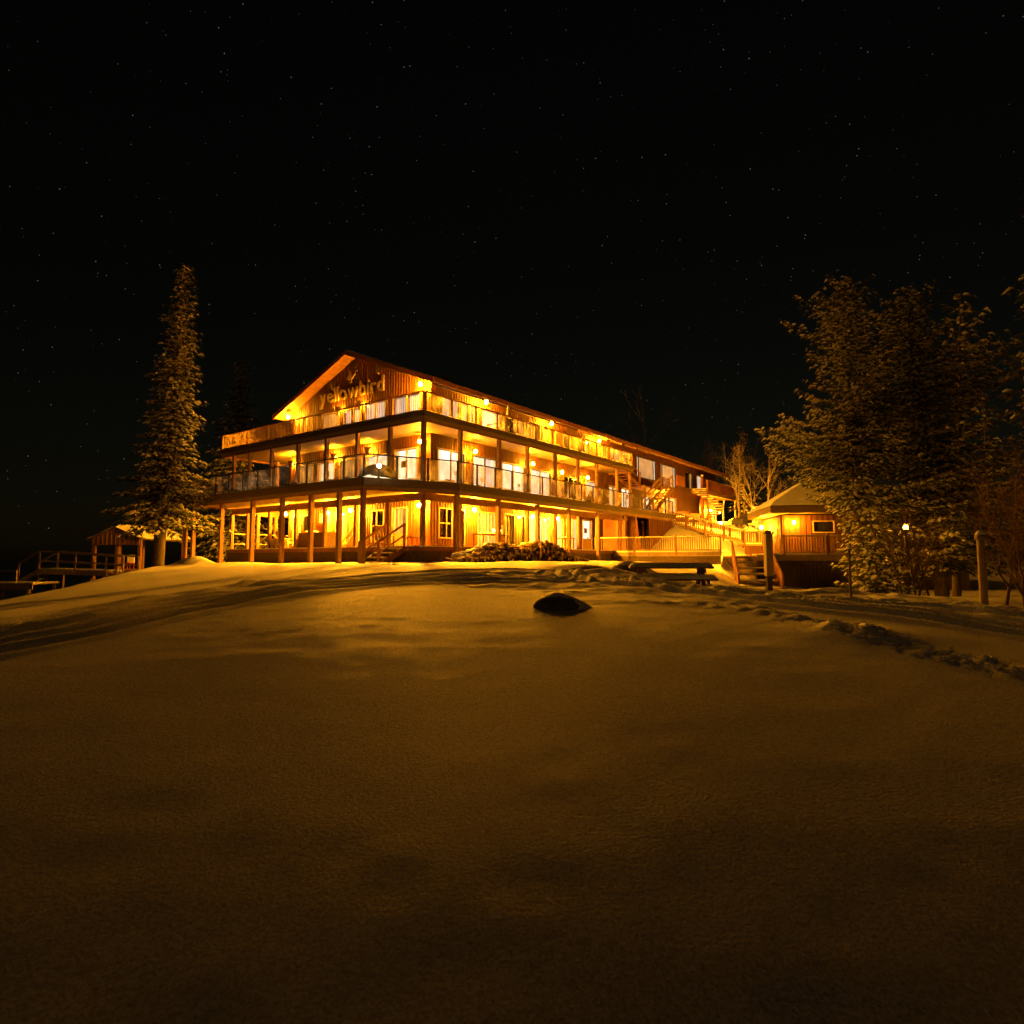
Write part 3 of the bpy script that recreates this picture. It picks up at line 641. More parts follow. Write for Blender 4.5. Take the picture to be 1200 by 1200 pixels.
# outside stairs between the decks
stair('outer_stair', lodge, (21.5,.95,8.28), (24.4,.95,7.32), (0,1,0), 1.0, 6, 'brownboard', 'brownboard', (0, 1), .95)
pl_ = MB().box(24.5, 29.4, .6, 2.05, 7.2, 7.32).build('stair_landing', 'brownboard', lodge)
railing(pl_, [(27.6,.65),(29.35,.65),(29.35,2.0)], 7.32, 1.0, 1.2, 'picket', 'brownboard', 'beam')
MB().box(24.6,24.72,.62,.74,5.1,7.2).build('post', 'post', pl_); MB().box(29.2,29.32,.62,.74,4.7,7.2).build('post', 'post', pl_)
stair('outer_stair', lodge, (27.4,-.42,7.3), (23.7,-.42,5.13), (0,1,0), .95, 10, 'pale', 'beam', (0, 1), .95, False, 'pale')
# right end balcony
bal = MB().box(38, 48, 1.0, 3.5, 8.0, 8.2).build('balcony', 'beam', lodge)
MB().box(45.05, 48, 3.4, 3.5, 5, 8).build('wall', 'siding', lodge)
for i in range(4):
    MB().box(38+i*2.5+.04, 38+(i+1)*2.5-.04, .97, 1.02, 8.22, 9.2).build('balustrade_panel', 'redwood', bal)
MB().box(37.95, 48, .94, 1.06, 9.2, 9.28).build('balustrade_cap', 'pale', bal); MB().box(37.9, 38.1, .92, 1.12, 5.2, 9.45).build('post', 'redwood', bal)
MB().box(47.8, 48, .95, 1.12, 4.8, 8.0).build('post', 'pale', bal); MB().box(38.05, 48, .98, 1.04, 7.85, 8.19).build('rim_board', 'pale', bal)
MB().sphere((38, 1.0, 9.52), .14, .14, .1, 8, 5).build('snow_cap', 'snow', bal)
MB().box(34.35, 36.3, 2.0, 2.08, 8.35, 9.3).build('screen_panel', 'redwood', lodge)
MB().lathe((0,0,0), [(0,0),(1.0,0)], 20).v
ar = MB(); ar.tube((40.6,2.02,6.6), (40.6,1.9,6.6), 1.05, 1.05, 20); ar.build('round_panel', 'siding', lodge)
# curved outside stair of snowy treads
sp = MB().tube((37.4,.3,4.8), (37.4,.3,9.0), .09, .09, 8).build('spiral_stair', 'brownboard', lodge)
trd = MB().prism([(0,-.05),(1.35,-.28),(1.4,.28),(0,.06)], 0, .06).mesh('tread', 'brownboard'); trs = MB().prism([(.1,-.04),(1.3,-.25),(1.34,.25),(.1,.05)], .065, .13).mesh('tread_snow', 'snow')
for i in range(16):
    q = inst(trd, 'tread', sp, (37.4,.3,8.1-.21*i), math.radians(100+i*22)); inst(trs, 'tread_snow', q, (0,0,0))

# ------------------------------------------------------------------ sign lettering on the gable
sgn = thing('wall_sign', 'raised pale letters spelling a word across the front gable', 'sign', LW(2.55, 8.2, 10.75), LANG)
def letter_mesh(ch, size, ext):
    cu = bpy.data.curves.new('letter', 'FONT'); cu.body = ch; cu.size = size; cu.extrude = ext; cu.offset = .014; cu.resolution_u = 3
    ob = bpy.data.objects.new('letter', cu); COL.objects.link(ob)
    bpy.context.view_layer.update(); dg = bpy.context.evaluated_depsgraph_get()
    me = bpy.data.meshes.new_from_object(ob.evaluated_get(dg)); bpy.data.objects.remove(ob); me.materials.clear(); me.materials.append(M['letter']); return me
pos = 0; letters = []
for ch in 'yellowbird':
    me = letter_mesh(ch, 1.18, .05); xs_ = [v_.co.x for v_ in me.vertices]; x0, x1 = min(xs_), max(xs_)
    letters.append((me, pos - x0)); pos += (x1 - x0) + .10
sc = 5.65/pos
for me, x in letters:
    o = bpy.data.objects.new('letter', me); COL.objects.link(o); o.parent = sgn
    # letter x -> -local y, letter y -> local z
    o.matrix_local = Matrix(((0,0,-1,0), (-1,0,0,(11.1-8.2) - x*sc), (0,1,0,0), (0,0,0,1))) @ Matrix.Diagonal((sc, 1, 1, 1))
# small bird emblem above the lettering
em = thing('bird_emblem', 'small pale bird emblem above the gable lettering', 'emblem', LW(2.52, 8.35, 11.85), LANG)
bb = MB(); bb.prism_yz([(.34,.02),(.18,.16),(-.02,.2),(-.2,.12),(-.42,.2),(-.3,.05),(-.14,-.06),(.1,-.08)], -.03, .03); bb.build('body', 'letter', em)
bb = MB(); bb.prism_yz([(.1,.19),(.12,.5),(-.02,.44),(-.06,.21)], -.03, .03); bb.build('wing', 'letter', em)
for y in (.02, -.1): MB().box(-.02, .02, y-.02, y+.02, -.3, -.08).build('leg', 'letter', em)
for nm_lab, (b_, z, tz) in {'dark oval plaque at the peak of the gable': (7.95, 12.55, -.35), 'dark oval plaque left of the gable emblem': (9.95, 11.75, -.3), 'dark oval plaque on the right slope of the gable': (6.1, 12.0, -.28)}.items():
    o = thing('wall_plaque', nm_lab, 'plaque', LW(2.54, b_, z), LANG, 'plaques on the gable')
    MB().sphere((0,0,0), .05, .17, .24, 10, 6).build('disc', 'orn', o); MB().sphere((0,-.12,tz), .04, .07, .05, 8, 5).build('leaf', 'letter', o)

# ------------------------------------------------------------------ lamps
def wall_lamp(label, p, rz, kind='globe', group='wall lamps on the lodge', e='globe', r=.085):
    o = thing('wall_lamp', label, 'wall lamp', p, rz, group)       # local -x points away from the wall
    if kind == 'globe':
        MB().box(-.03, 0, -.07, .07, -.14, .12).build('backplate', 'metal', o)
        MB().bar((-.03,0,.1), (-.42,0,.13), .03, .03).build('arm', 'metal', o)
        MB().sphere((-.42,0,0), r, r, r*1.15, 10, 7).build('globe', e, o, smooth=True)
        MB().lathe((-.42,0,0), [(.0,.15),(.06,.14),(.10,.105),(.095,.095),(.0,.11)], 10).build('cap', 'metal', o)
    else:
        MB().box(-.03, 0, -.05, .05, -.12, .12).build('backplate', 'metal', o)
        hc = MB(); n = 10; vs = []
        for r_, z_ in ((.02,-.38),(.27,.12)):
            for i in range(n+1): t_ = math.pi/2 + math.pi*i/n; vs.append((-.2 + r_*.8*math.cos(t_), r_*math.sin(t_), z_))
        hc._add(vs, [(i, i+1, n+2+i, n+1+i) for i in range(n)]); hc.build('shade', 'bronze', o)
        MB().bar((-.03,0,-.1), (-.2,0,-.2), .04, .04).build('arm', 'metal', o)
        MB().sphere((-.16,0,-.02), .085, .085, .085, 8, 6).build('globe', 'globe_soft' if e == 'globe' else e, o, smooth=True)
LF = LANG; LR = LANG + math.pi/2        # local -x turned outward from the front wall / the long wall
def lf(label, b_, z, k='globe', **kw): wall_lamp(label, LW(2.57, b_, z), LF, k, **kw)
def lr(label, a, z, k='globe', **kw): wall_lamp(label, LW(a, 2.07, z), LR, k, **kw)
lf('lit wall lamp at the left end of the gable wall, beneath the roof corner', 13.7, 10.3)
lf('cone shaped uplight under the left half of the gable lettering', 9.2, 10.18, 'cone')
lf('cone shaped uplight under the right half of the gable lettering', 7.34, 10.22, 'cone')
lf('lit wall lamp at the right corner of the gable end, top floor', 2.4, 10.42)
lr('lit top floor wall lamp above the bright open doorway of the long side', 6.5, 10.28)
lr('lit top floor wall lamp past the dark windows, middle of the long side', 13.1, 10.22)
lr('lit top floor wall lamp nearest the far stairs, below pale eave boards', 19.3, 10.05)
lf('cone shaped lamp at the far left of the middle deck ceiling', 13.6, 7.45, 'cone', e='globe_mid')
lf('cone shaped lamp on the middle floor, left one of the close pair', 9.5, 7.5, 'cone', e='globe_mid')
lf('cone shaped lamp on the middle floor above the cut deck corner', 6.6, 7.55, 'cone', e='globe_mid')
lf('lit lamp on the middle floor at the building corner', 2.4, 7.5, e='globe_mid')
lr('lit middle floor wall lamp nearest the building corner on the long side', 5.6, 7.4, e='globe_mid')
lr('lit middle floor wall lamp half behind a post, second on the long side', 11.0, 7.4, e='globe_mid')
lr('lit middle floor wall lamp left of the dark sliding door', 14.3, 7.25, e='globe_mid')
lr('lit middle floor wall lamp right of the dark sliding door', 17.6, 7.25, e='globe_mid')
lf('lit porch lamp at the far left end of the ground floor', 13.7, 4.35, e='globe_low')
lf('lit porch lamp between the ground floor doors, left of the bright one', 9.65, 4.25, e='globe_low')
lf('very bright porch lamp behind the corner post of the middle deck', 7.65, 4.3, e='globe_low')
lf('lit porch lamp at the ground floor corner of the lodge', 2.4, 4.3, e='globe_low')
lr('bright ground floor lamp above the firewood between two windows', 5.55, 4.25, e='globe_low')
lr('lit ground floor lamp beside the green curtained doors', 10.95, 4.2, e='globe_low')
lr('lit ground floor lamp among the cream windows', 13.75, 4.2, e='globe_low')
wall_lamp('added unseen lamp on the left end wall of the lodge above the middle deck', LW(5.0, 13.95, 7.4), LANG - math.pi/2, e='globe_mid')  # lamp added out of view to light the left trees and shelter
lr('lit lamp under the stair landing on the long side', 30.4, 6.6, e='globe')
lr('lit lamp beside the round panel under the end balcony', 42.0, 6.5, e='globe')
lr('bright lamp at the far end under the balcony', 44.8, 6.5, e='globe')

# ------------------------------------------------------------------ things on the decks and porch
def local_thing(name, label, cat, a, b_, z, rz=0, group=None): return thing(name, label, cat, LW(a, b_, z), LANG + rz, group)
# snow heaped on a round covered table behind the glass corner, with its lamp
o = local_thing('covered_table', 'round table under a big domed brown cover behind the glass rail corner', 'table', -1.1, 1.75, Z1)
MB().sphere((0,0,.05), .92, .92, .75, 20, 10, jit=.03, zmin=-.05).build('domed_cover', 'cover', o, smooth=True)
MB().lathe((0,0,0), [(.0,.0),(.6,.0),(.6,.3),(.0,.35)], 16).build('base', 'cloth', o)
def deck_lantern(label, a, b_, z, e='white_globe', r=.09):
    o = local_thing('deck_lantern', label, 'lantern', a, b_, z, 0, 'lanterns on the middle deck')
    MB().lathe((0,0,0), [(0,0),(.1,0),(.1,.03),(.02,.05),(.02,.42),(.06,.45),(0,.46)], 10).build('stand', 'metal', o)
    MB().sphere((0,0,.53), r, r, r, 10, 7).build('globe', e, o, smooth=True)
    MB().lathe((0,0,.6), [(0,.05),(.08,.0),(.0,.0)], 10).build('cap', 'metal', o)
deck_lantern('bright white lantern beside the domed cover on the middle deck', -1.95, .72, Z1)
deck_lantern('white lantern on the left part of the middle deck', -.3, 9.9, Z1)
def deck_chair(label, a, b_, z, rz, m='post', grp=None, snow=True):
    o = local_thing('deck_chair', label, 'chair', a, b_, z, rz, grp)
    for k in range(4): MB().bar((-.28+.16*k, -.3, .36), (-.28+.16*k, .3, .28), .14, .03).build('seat_slat', m, o)
    for k in range(4): MB().bar((-.28+.16*k, .28, .3), (-.24+.14*k, .62, 1.0), .13, .03).build('back_slat', m, o)
    for sx in (-.38, .38):
        MB().bar((sx, -.32, 0), (sx, -.32, .56), .07, .07).build('leg', m, o); MB().bar((sx, .35, 0), (sx, .3, .56), .07, .07).build('leg', m, o)
        MB().bar((sx, -.4, .58), (sx, .45, .58), .12, .03).build('armrest', m, o)
    if snow: MB().sphere((0,.0,.36), .27, .26, .12, 12, 6, jit=.08, zmin=-.1).build('seat_snow', 'snow', o, smooth=True)
    return o
deck_chair('wooden chair with snow on its seat, left of the porch stair', .6, 3.2, Z0, math.pi/2+.4)
deck_chair('wooden chair on the far left of the porch', .9, 11.6, Z0, math.pi/2, 'pale')
deck_chair('dark chair on the top deck, left part', 1.2, 12.2, Z2, math.pi/2, 'darkboard')
deck_chair('dark chair on the middle deck before the dark sliding door', 15.9, 1.0, Z1, math.pi, 'darkboard')
deck_chair('dark chair on the top deck beside the closed parasol', 6.5, .9, Z2, math.pi, 'darkboard')
o = local_thing('closed_parasol', 'dark closed parasol on a base before the bright doorway', 'parasol', 7.5, .9, Z2)
MB().lathe((0,0,0), [(0,0),(.3,0),(.3,.08),(.05,.12),(0,.12)], 14).build('base', 'metal', o); MB().tube((0,0,.1), (0,0,2.0), .025, .025, 8).build('pole', 'metal', o)
MB().lathe((0,0,0), [(0,.7),(.16,.72),(.13,1.2),(.07,1.7),(.02,1.95),(0,2)], 12).build('canopy', 'cloth', o)
o = local_thing('serving_counter', 'long dark counter with snow on top, left part of the porch', 'counter', .9, 8.9, Z0)
MB().box(-.3, .3, -1.3, 1.3, 0, .82).build('body', 'darkboard', o); MB().box(-.36, .36, -1.36, 1.36, .821, .87).build('top', 'brownboard', o)
MB().sphere((0,.5,.87), .28, .7, .12, 14, 6, jit=.1, zmin=0).build('snow_cap', 'snow', o, smooth=True)
o = local_thing('stacked_firewood', 'short stack of round cut logs at the left end of the porch', 'firewood', .35, 11.7, Z0)
cutlog = MB().tube((-.22,0,0), (.22,0,0), .085, .085, 9, mi=0, micap=1).mesh('log', ['log', 'cut'])
rnd = random.Random(11)
for r_ in range(4):
    for k in range(9 - r_*2): q = inst(cutlog, 'log', o, (rnd.uniform(-.05,.05), -.7+.17*k+.085*r_*2*.5, .085+.15*r_)); q.rotation_euler = (rnd.uniform(0,3),0,rnd.uniform(-.06,.06))
o = local_thing('small_stool', 'small orange red stool behind the porch stair', 'stool', .9, 1.55, Z0)
MB().box(-.2,.2,-.2,.2,.4,.45).build('seat', 'red', o)
for sx in (-.16,.16):
    for sy in (-.16,.16): MB().box(sx-.02,sx+.02,sy-.02,sy+.02,0,.4).build('leg', 'red', o)
MB().box(-.19,.19,-.19,.19,.451,.5).build('snow_cap','snow',o)
o = local_thing('step_ladder', 'wooden ladder leaning by the bright porch lamp', 'ladder', 1.9, 7.0, Z0)
for y in (-.22, .22): MB().bar((-.5, y+.5, 0), (.45, y, 1.6), .05, .07).build('rail', 'pale', o)
for k in range(5):
    t_ = (k+.6)/5.5; x = -.5+.95*t_; dy = .5*(1-t_); MB().bar((x, -.22+dy, 1.6*t_), (x, .22+dy, 1.6*t_), .05, .04).build('rung', 'pale', o)
def porch_table(label, a, b_, lx, ly):
    o = local_thing('porch_table', label, 'table', a, b_, Z0, 0, 'tables on the right side of the porch')
    MB().box(-lx/2, lx/2, -ly/2, ly/2, .7, .75).build('top', 'brownboard', o)
    for sx in (-1, 1):
        for sy in (-1, 1): MB().box(sx*(lx/2-.08)-.03, sx*(lx/2-.08)+.03, sy*(ly/2-.08)-.03, sy*(ly/2-.08)+.03, 0, .7).build('leg', 'brownboard', o)
    MB().sphere((0,0,.75), lx*.48, ly*.46, .09, 16, 6, jit=.05, zmin=0).build('snow_cap', 'snow', o, smooth=True)
porch_table('snowy table with two glowing lights behind the firewood', 6.0, .9, 2.2, .8)
porch_table('snowy table before the cream windows of the porch', 13.2, .9, 1.5, .8)
for lab, a in (('larger glowing candle light on the snowy porch table', 6.6), ('smaller glowing candle light on the snowy porch table', 6.05)):
    o = local_thing('candle_light', lab, 'candle', a, .75, Z0+.84, 0, 'candle lights on the porch table')
    MB().lathe((0,0,0), [(0,0),(.07,0),(.08,.02),(.07,.03),(0,.03)], 10).build('dish', 'metal', o); MB().sphere((0,0,.11), .08, .08, .09, 10, 6).build('globe', 'candle', o, smooth=True)
o = local_thing('wall_notice', 'small pale notice on the orange board beside the green doors', 'notice', 8.35, 2.04, 3.3)
MB().box(-.16,.16,-.02,0,-.25,.25).build('board', 'trim', o); MB().box(-.1,.1,-.026,-.021,.0,.18).build('picture', 'orn', o)
o = local_thing('cabinet', 'pale porch cabinet between the ground floor doors', 'cabinet', 2.3, 9.75+.5, Z0)
MB().box(-.2,.2,-.35,.35,0,1.5).build('body','pale',o); MB().box(-.215,-.2,-.3,.3,.85,1.35).build('door','brownboard',o); MB().box(-.215,-.2,-.3,.3,.1,.75).build('door','trim',o)

# firewood piled in front of the long side
fw = thing('firewood_pile', 'long snowy heap of split firewood in front of the porch', 'firewood', LW(5.5, -1.3, 1.3), LANG)
rnd = random.Random(21); meshes = []
for k in range(5):
    L = rnd.uniform(.36, .5); r_ = rnd.uniform(.08, .13); mb = MB()
    if k % 2: mb.tube((-L/2,0,0), (L/2,0,0), r_, r_*.92, 7, mi=0, micap=1)
    else:
        poly = [(r_*math.cos(t_), r_*math.sin(t_)) for t_ in (0, .7, 1.4, 2.1)] + [(-.02, -.03)]
        mb.prism_yz(poly, -L/2, L/2); mb.mi = [1, 1] + [0]*5
    meshes.append(mb.mesh('log', ['log', 'cut']))
tops = {}
HALF = 5.0
def hprof(x):
    return .35 + .55*math.exp(-((x-2.2)/1.9)**2) + .35*math.exp(-((x+1.6)/1.6)**2)
n = 0
while n < 290:
    x = rnd.uniform(-HALF, HALF); fr = rnd.random(); hh = hprof(x)*(1-(abs(x)/HALF)**6); z = hh*fr
    y = -.15 - .75*(1-fr) + rnd.uniform(-.12,.12)
    if rnd.random() < .25: y = rnd.uniform(-.1,.35); z = hh
    gx = LW(5.5+x, -1.3+y, 0); zz = gz(gx.x, gx.y) - 1.3 + .05 + z
    q = inst(meshes[n % 5], 'log', fw, (x, y, zz)); 
    q.rotation_euler = (rnd.uniform(0,6.28), rnd.uniform(-.25,.25), math.pi/2 + rnd.gauss(0,.35) if rnd.random() < .7 else rnd.uniform(0,3.14)); n += 1
core = MB(); N = 24; vs = []
for i in range(N+1):
    x = -HALF+2*HALF*i/N; hh = hprof(x)*(1-(abs(x)/HALF)**6); gp = LW(5.5+x,-1.3,0); g0 = gz(gp.x, gp.y)-1.3
    vs += [(x,-.85,g0-.1), (x,-.12,g0+hh), (x,.4,g0+hh), (x,.5,g0-.1)]
core._add(vs, [(4*i+j, 4*i+4+j, 4*i+5+j, 4*i+1+j) for i in range(N) for j in range(3)]); core.build('inner_logs', 'log', fw)
sc_ = MB()
for i in range(95):
    x = rnd.uniform(-HALF+.4, HALF-.4); hh = hprof(x)*(1-(abs(x)/HALF)**6); f_ = rnd.random()**2; gp = LW(5.5+x,-1.3,0)
    sc_.sphere((x, .25-.75*f_, gz(gp.x, gp.y)-1.3+hh*(1-.75*f_)+.12), rnd.uniform(.12,.38), rnd.uniform(.1,.25), rnd.uniform(.05,.10), 9, 5, jit=.15)
sc_.build('snow_cap', 'snow', fw, smooth=True, kind='stuff')

# ------------------------------------------------------------------ boulders and picnic table on the lawn
def boulder(label, x, y, rx, ry, h, seed, cover=.6):
    o = thing('boulder', label, 'boulder', (x, y, gz(x, y)), 0, 'boulders in the snow'); rnd = random.Random(seed)
    a = MB().sphere((0,0,-.02), rx, ry, h, 18, 10, jit=.05, rnd=rnd); a.build('rock', 'rock', o, smooth=True)
    s_ = MB(); nu, nv = 28, 12
    for j in range(nv+1):
        for i in range(nu):
            t_ = 2*math.pi*i/nu; q = j/nv; tail = 1 + .6*max(0, math.cos(t_))**2*q
            s_.v.append((rx*1.05*q*math.cos(t_)*tail, ry*.95*q*math.sin(t_)+ry*.2, h*1.12*(1-q*q)**.8*(1+.06*math.sin(3*t_+seed)*q) - .05*q))
    for j in range(nv):
        for i in range(nu): s_.f.append((j*nu+i, (j+1)*nu+i, (j+1)*nu+(i+1) % nu, j*nu+(i+1) % nu)); s_.mi.append(0)
    s_.build('snow_cap', 'snow', o, smooth=True)
boulder('lone dark boulder under snow in the middle of the lawn', .66, 9.4, .36, .3, .20, 1)
boulder('largest snow covered boulder, between porch and picnic table', 3.3, 18.0, .62, .6, .4, 2)
boulder('low flat snow covered rock left of the picnic table', 2.05, 17.0, .75, .42, .18, 3)
pt = thing('picnic_table', 'dark wooden picnic table with thick snow on top and bench', 'picnic table', (3.75, 15.0, gz(3.75,15)-.25), math.radians(-8))
for k in range(5): MB().box(-.95, .95, -.36+.148*k, -.36+.148*k+.138, .56, .60).build('top_board', 'darkboard', pt)
for sy in (-.72, .72):
    for k in range(2): MB().box(-.95, .95, sy-.14+.145*k, sy-.14+.145*k+.135, .30, .335).build('bench_board', 'darkboard', pt)
for sx in (-.7, .7):
    MB().bar((sx,-.55,-.1), (sx,-.25,.55), .09, .05).build('leg', 'darkboard', pt); MB().bar((sx,.55,-.1), (sx,.25,.55), .09, .05).build('leg', 'darkboard', pt)
    MB().bar((sx+.05,-.84,.27), (sx+.05,.84,.27), .05, .09).build('cross_bar', 'darkboard', pt); MB().bar((sx+.05,-.36,.51), (sx+.05,.36,.51), .05, .09).build('cross_bar', 'darkboard', pt)
def pad(par, x0, x1, y0, y1, z, h, seed):
    rnd = random.Random(seed); nx_, ny_ = 20, 6; vs = []; fs = []
    for j in range(ny_+1):
        for i in range(nx_+1):
            u, v_ = i/nx_, j/ny_; e_ = min(u, 1-u)*(x1-x0); e2 = min(v_, 1-v_)*(y1-y0); k = min(1, e_/.12)*min(1, e2/.1); k = math.sqrt(max(0, k))
            vs.append((x0+(x1-x0)*u, y0+(y1-y0)*v_, z + h*k*(1+rnd.uniform(-.06,.06))))
    for j in range(ny_):
        for i in range(nx_): q = j*(nx_+1)+i; fs.append((q, q+1, q+nx_+2, q+nx_+1))
    MB()._add(vs, fs).build('snow_pad', 'snow', par, smooth=True)
pad(pt, -.97, .97, -.38, .40, .601, .10, 1); pad(pt, -.97, .97, -.87, -.57, .336, .10, 2); pad(pt, -.97, .97, .57, .87, .336, .10, 3)

# crumbled clods of snow thrown up along the track edge
rnd = random.Random(77); cl = MB(); path = smooth_path(RIDGE, 12); cx_, cy_ = [], []
for i in range(650):
    k = .3 + .45*rnd.random(); q = path[min(len(path)-1, int(12 + k*(len(path)-13)))]; cx_.append(q[0]+rnd.gauss(0,.15)); cy_.append(q[1]+rnd.gauss(0,.12))
for x, y, z in zip(cx_, cy_, gza(cx_, cy_)):
    r_ = .006+.02*rnd.random()**3
    cl.sphere((x,y,z+r_*.2), r_*rnd.uniform(.8,1.6), r_*rnd.uniform(.8,1.3), r_*rnd.uniform(.5,.9), 6, 4, jit=.25, rnd=rnd)
cl.build('snow_clods', 'snow', kind='stuff')
# ------------------------------------------------------------------ posts beside the track
o = thing('bollard_post', 'square boxed post with a slimmer foot in front of the pavilion', 'post', (5.32, 13.1, gz(5.32,13.1)))
MB().box(-.05,.05,-.05,.05,-.2,.35).build('foot', 'darkboard', o); MB().box(-.07,.07,-.07,.07,.351,1.22).build('box', 'palepost', o); MB().box(-.085,.085,-.085,.085,1.221,1.255).build('cap', 'darkboard', o)
MB().sphere((0,0,1.255), .08,.08,.05,10,5,zmin=0).build('snow_cap','snow',o,smooth=True)
o = thing('round_post', 'round wooden post with a snowy domed cap at the far right', 'post', (8.18, 11.0, gz(8.18,11.0)))
MB().tube((0,0,-.2), (0,0,1.20), .062, .06, 14).build('shaft', 'greypost', o, smooth=False); MB().lathe((0,0,1.20), [(.0,0),(.09,0),(.09,.05),(.07,.1),(0,.12)], 14).build('cap', 'greypost', o, smooth=True); MB().sphere((0,0,1.29), .075,.075,.07,12,6,zmin=0).build('snow_cap','snow',o,smooth=True)
o = thing('slim_stake', 'thin dark stake standing before the drooping spruce boughs', 'stake', (7.0, 13.1, gz(7.0,13.1)))
MB().tube((0,0,-.2), (0,0,1.02), .025, .024, 8).build('shaft', 'darkboard', o); MB().sphere((0,0,1.03), .05,.05,.04,8,5).build('snow_cap','snow',o)

# ------------------------------------------------------------------ walkway deck behind the lawn
wk = thing('walkway_deck', 'low wooden walkway with picket rail from lodge to stairs', 'walkway', (5.7, 43, 2.1), math.atan2(-4.0, 7.2))
Lw = math.hypot(7.2, 4)
MB().box(0, Lw, 0, 2.4, -.06, 0).build('floor', 'floor', wk); MB().box(0, Lw, -.05, 0, -.25, -.01).build('rim_board', 'greypost', wk); MB().box(0, Lw, -.03, 0, -.8, -.26).build('skirting', 'darkboard', wk)
MB().box(0, Lw, .02, 2.3, .005, .09).build('floor_snow', 'snow', wk)
def fence_run(par, p0, p1, h, m, mp, bays, pick=.14, snow=True, hang=0):
    p0, p1 = Vector(p0), Vector(p1); d = p1-p0; up = Vector((0,0,1))
    r1 = MB().bar(p0+up*h, p1+up*h, .11, .05).build('railing', m, par); MB().bar(p0+up*.12, p1+up*.12, .05, .06).build('bottom_rail', m, r1)
    if snow: MB().bar(p0+up*(h+.045), p1+up*(h+.045), .09, .035).build('rail_snow', 'snow', r1)
    for i in range(bays+1): q = p0+d*i/bays; MB().bar(q-up*.25, q+up*(h+.1), .1, .1).build('rail_post', mp, r1)
    k = int(d.length/pick); pm = MB().box(-.022,.022,-.018,.018,.14,h-.03).mesh('picket', mp)
    for i in range(1, k): inst(pm, 'picket', r1, p0+d*i/k)
fence_run(wk, (0,0,0), (Lw,0,0), .95, 'greypost', 'post', 3)
# stair from the lawn up to the pavilion deck
ps = thing('garden_stair', 'short wooden stair with solid sloping sides up to the pavilion deck', 'stairs', (13.0, 37.2, 1.9))
st_ = stair('stair', ps, (0,0,0), (-2.4,-7.6,-1.75), (.96,-.28,0), 1.9, 6, 'greypost', 'brownboard', (0, 1), .75, True, 'brownboard', True)

# ------------------------------------------------------------------ pavilion
PV = math.atan2(-.167, .986)
pv = thing('pavilion', 'square wooden pavilion with broad snow covered hip roof and skirted deck', 'pavilion', (15.25, 37, 1.85), PV)
s_ = 6.6; ez = 2.4; apex = Vector((s_/2, s_/2, 4.95))
W0, W1 = .8, s_-.8
def wall_seg(p, q, z0, z1, holes=()):
    mb = MB(); p, q = Vector((*p, 0)), Vector((*q, 0)); L = (q-p).length; d = (q-p)/L; nrm = Vector((d.y, -d.x, 0))
    for u0, u1, za, zb in cells(0, L, z0, z1, [(*h, '') for h in holes]):
        a_, b_ = p+d*u0, p+d*u1; mb.bar((*a_.xy, (za+zb)/2), (*b_.xy, (za+zb)/2), .12, zb-za)
    w_ = mb.build('wall', 'siding', pv)
    bt_ = MB(); u = .1
    while u < L:
        for za, zb in in_hole(u, z0, z1, [(*h, '') for h in holes]): c = p+d*u+nrm*.07; bt_.bar((c.x,c.y,za), (c.x,c.y,zb), .05, .025, up=nrm)
        u += .3
    bt_.build('siding_batten', 'batten', w_, kind='stuff'); return w_
hole = (1.75, 2.85, 1.4, 2.0)
wn = wall_seg((W0,W0), (W1,W0), 0, ez, [hole]); wall_seg((W1,W0), (W1,W1), 0, ez); wall_seg((W1,W1), (W0,W1), 0, ez); wall_seg((W0,W1), (W0,W0), 0, ez)
fr = MB(); x0, x1, za, zb = W0+hole[0], W0+hole[1], hole[2], hole[3]; y = W0-.07
fr.box(x0-.07,x0,y-.03,y+.1,za-.07,zb+.07); fr.box(x1,x1+.07,y-.03,y+.1,za-.07,zb+.07); fr.box(x0,x1,y-.03,y+.1,zb,zb+.07); fr.box(x0,x1,y-.03,y+.1,za-.07,za)
wf = fr.build('window', 'trim', pv); MB().box(x0,x1,y+.05,y+.06,za,zb).build('pane','glassdark',wf)
roof_ = MB(); c_ = [(0,0),(s_,0),(s_,s_),(0,s_)]
vs = [(x,y,ez+.5) for x,y in c_] + [tuple(apex)]
roof_._add(vs + [(x,y,ez+.42) for x,y in c_], [(0,1,4),(1,2,4),(2,3,4),(3,0,4),(8,7,6,5) if False else (5,8,7,6)])
pr = roof_.build('roof', 'roof', pv)
N = 14; sv = []; sf = []
for f_ in range(4):
    A_, B_ = Vector((*c_[f_], ez+.5)), Vector((*c_[(f_+1) % 4], ez+.5)); k0 = len(sv)
    for j in range(N+1):
        t_ = j/N
        for i in range(N+1):
            u_ = i/N; P_ = (A_.lerp(B_, u_)).lerp(apex, t_); h_ = .16*min(1, t_*9+.3) + (.02*math.sin(P_.x*2.3+P_.y*1.7)*math.sin(P_.y*1.1+2) if 0 < t_ < 1 else 0)
            sv.append((P_.x, P_.y, P_.z + h_))
    for j in range(N):
        for i in range(N): q = k0+j*(N+1)+i; sf.append((q, q+1, q+N+2, q+N+1))
MB()._add(sv, sf).build('roof_snow', 'snow', pr, smooth=True)
for f_ in range(4):
    (xa, ya), (xb, yb) = c_[f_], c_[(f_+1) % 4]; MB().bar((xa,ya,ez+.32), (xb,yb,ez+.32), .06, .40).build('fascia', 'darkboard', pr)
MB().box(.06, s_-.06, .06, s_-.06, ez+.08, ez+.1).build('soffit', 'ceil', pr)
pd = MB().box(-1.6, 8.6, -3.6, s_+.5, -.08, 0).build('deck', 'floor', pv)
MB().box(-1.6, 8.6, -3.66, -3.6, -.3, .02).build('rim_board', 'greypost', pd); MB().box(-1.0, 8.4, -3.5, .6, .005, .1).build('deck_snow', 'snow', pd)
skm = MB()
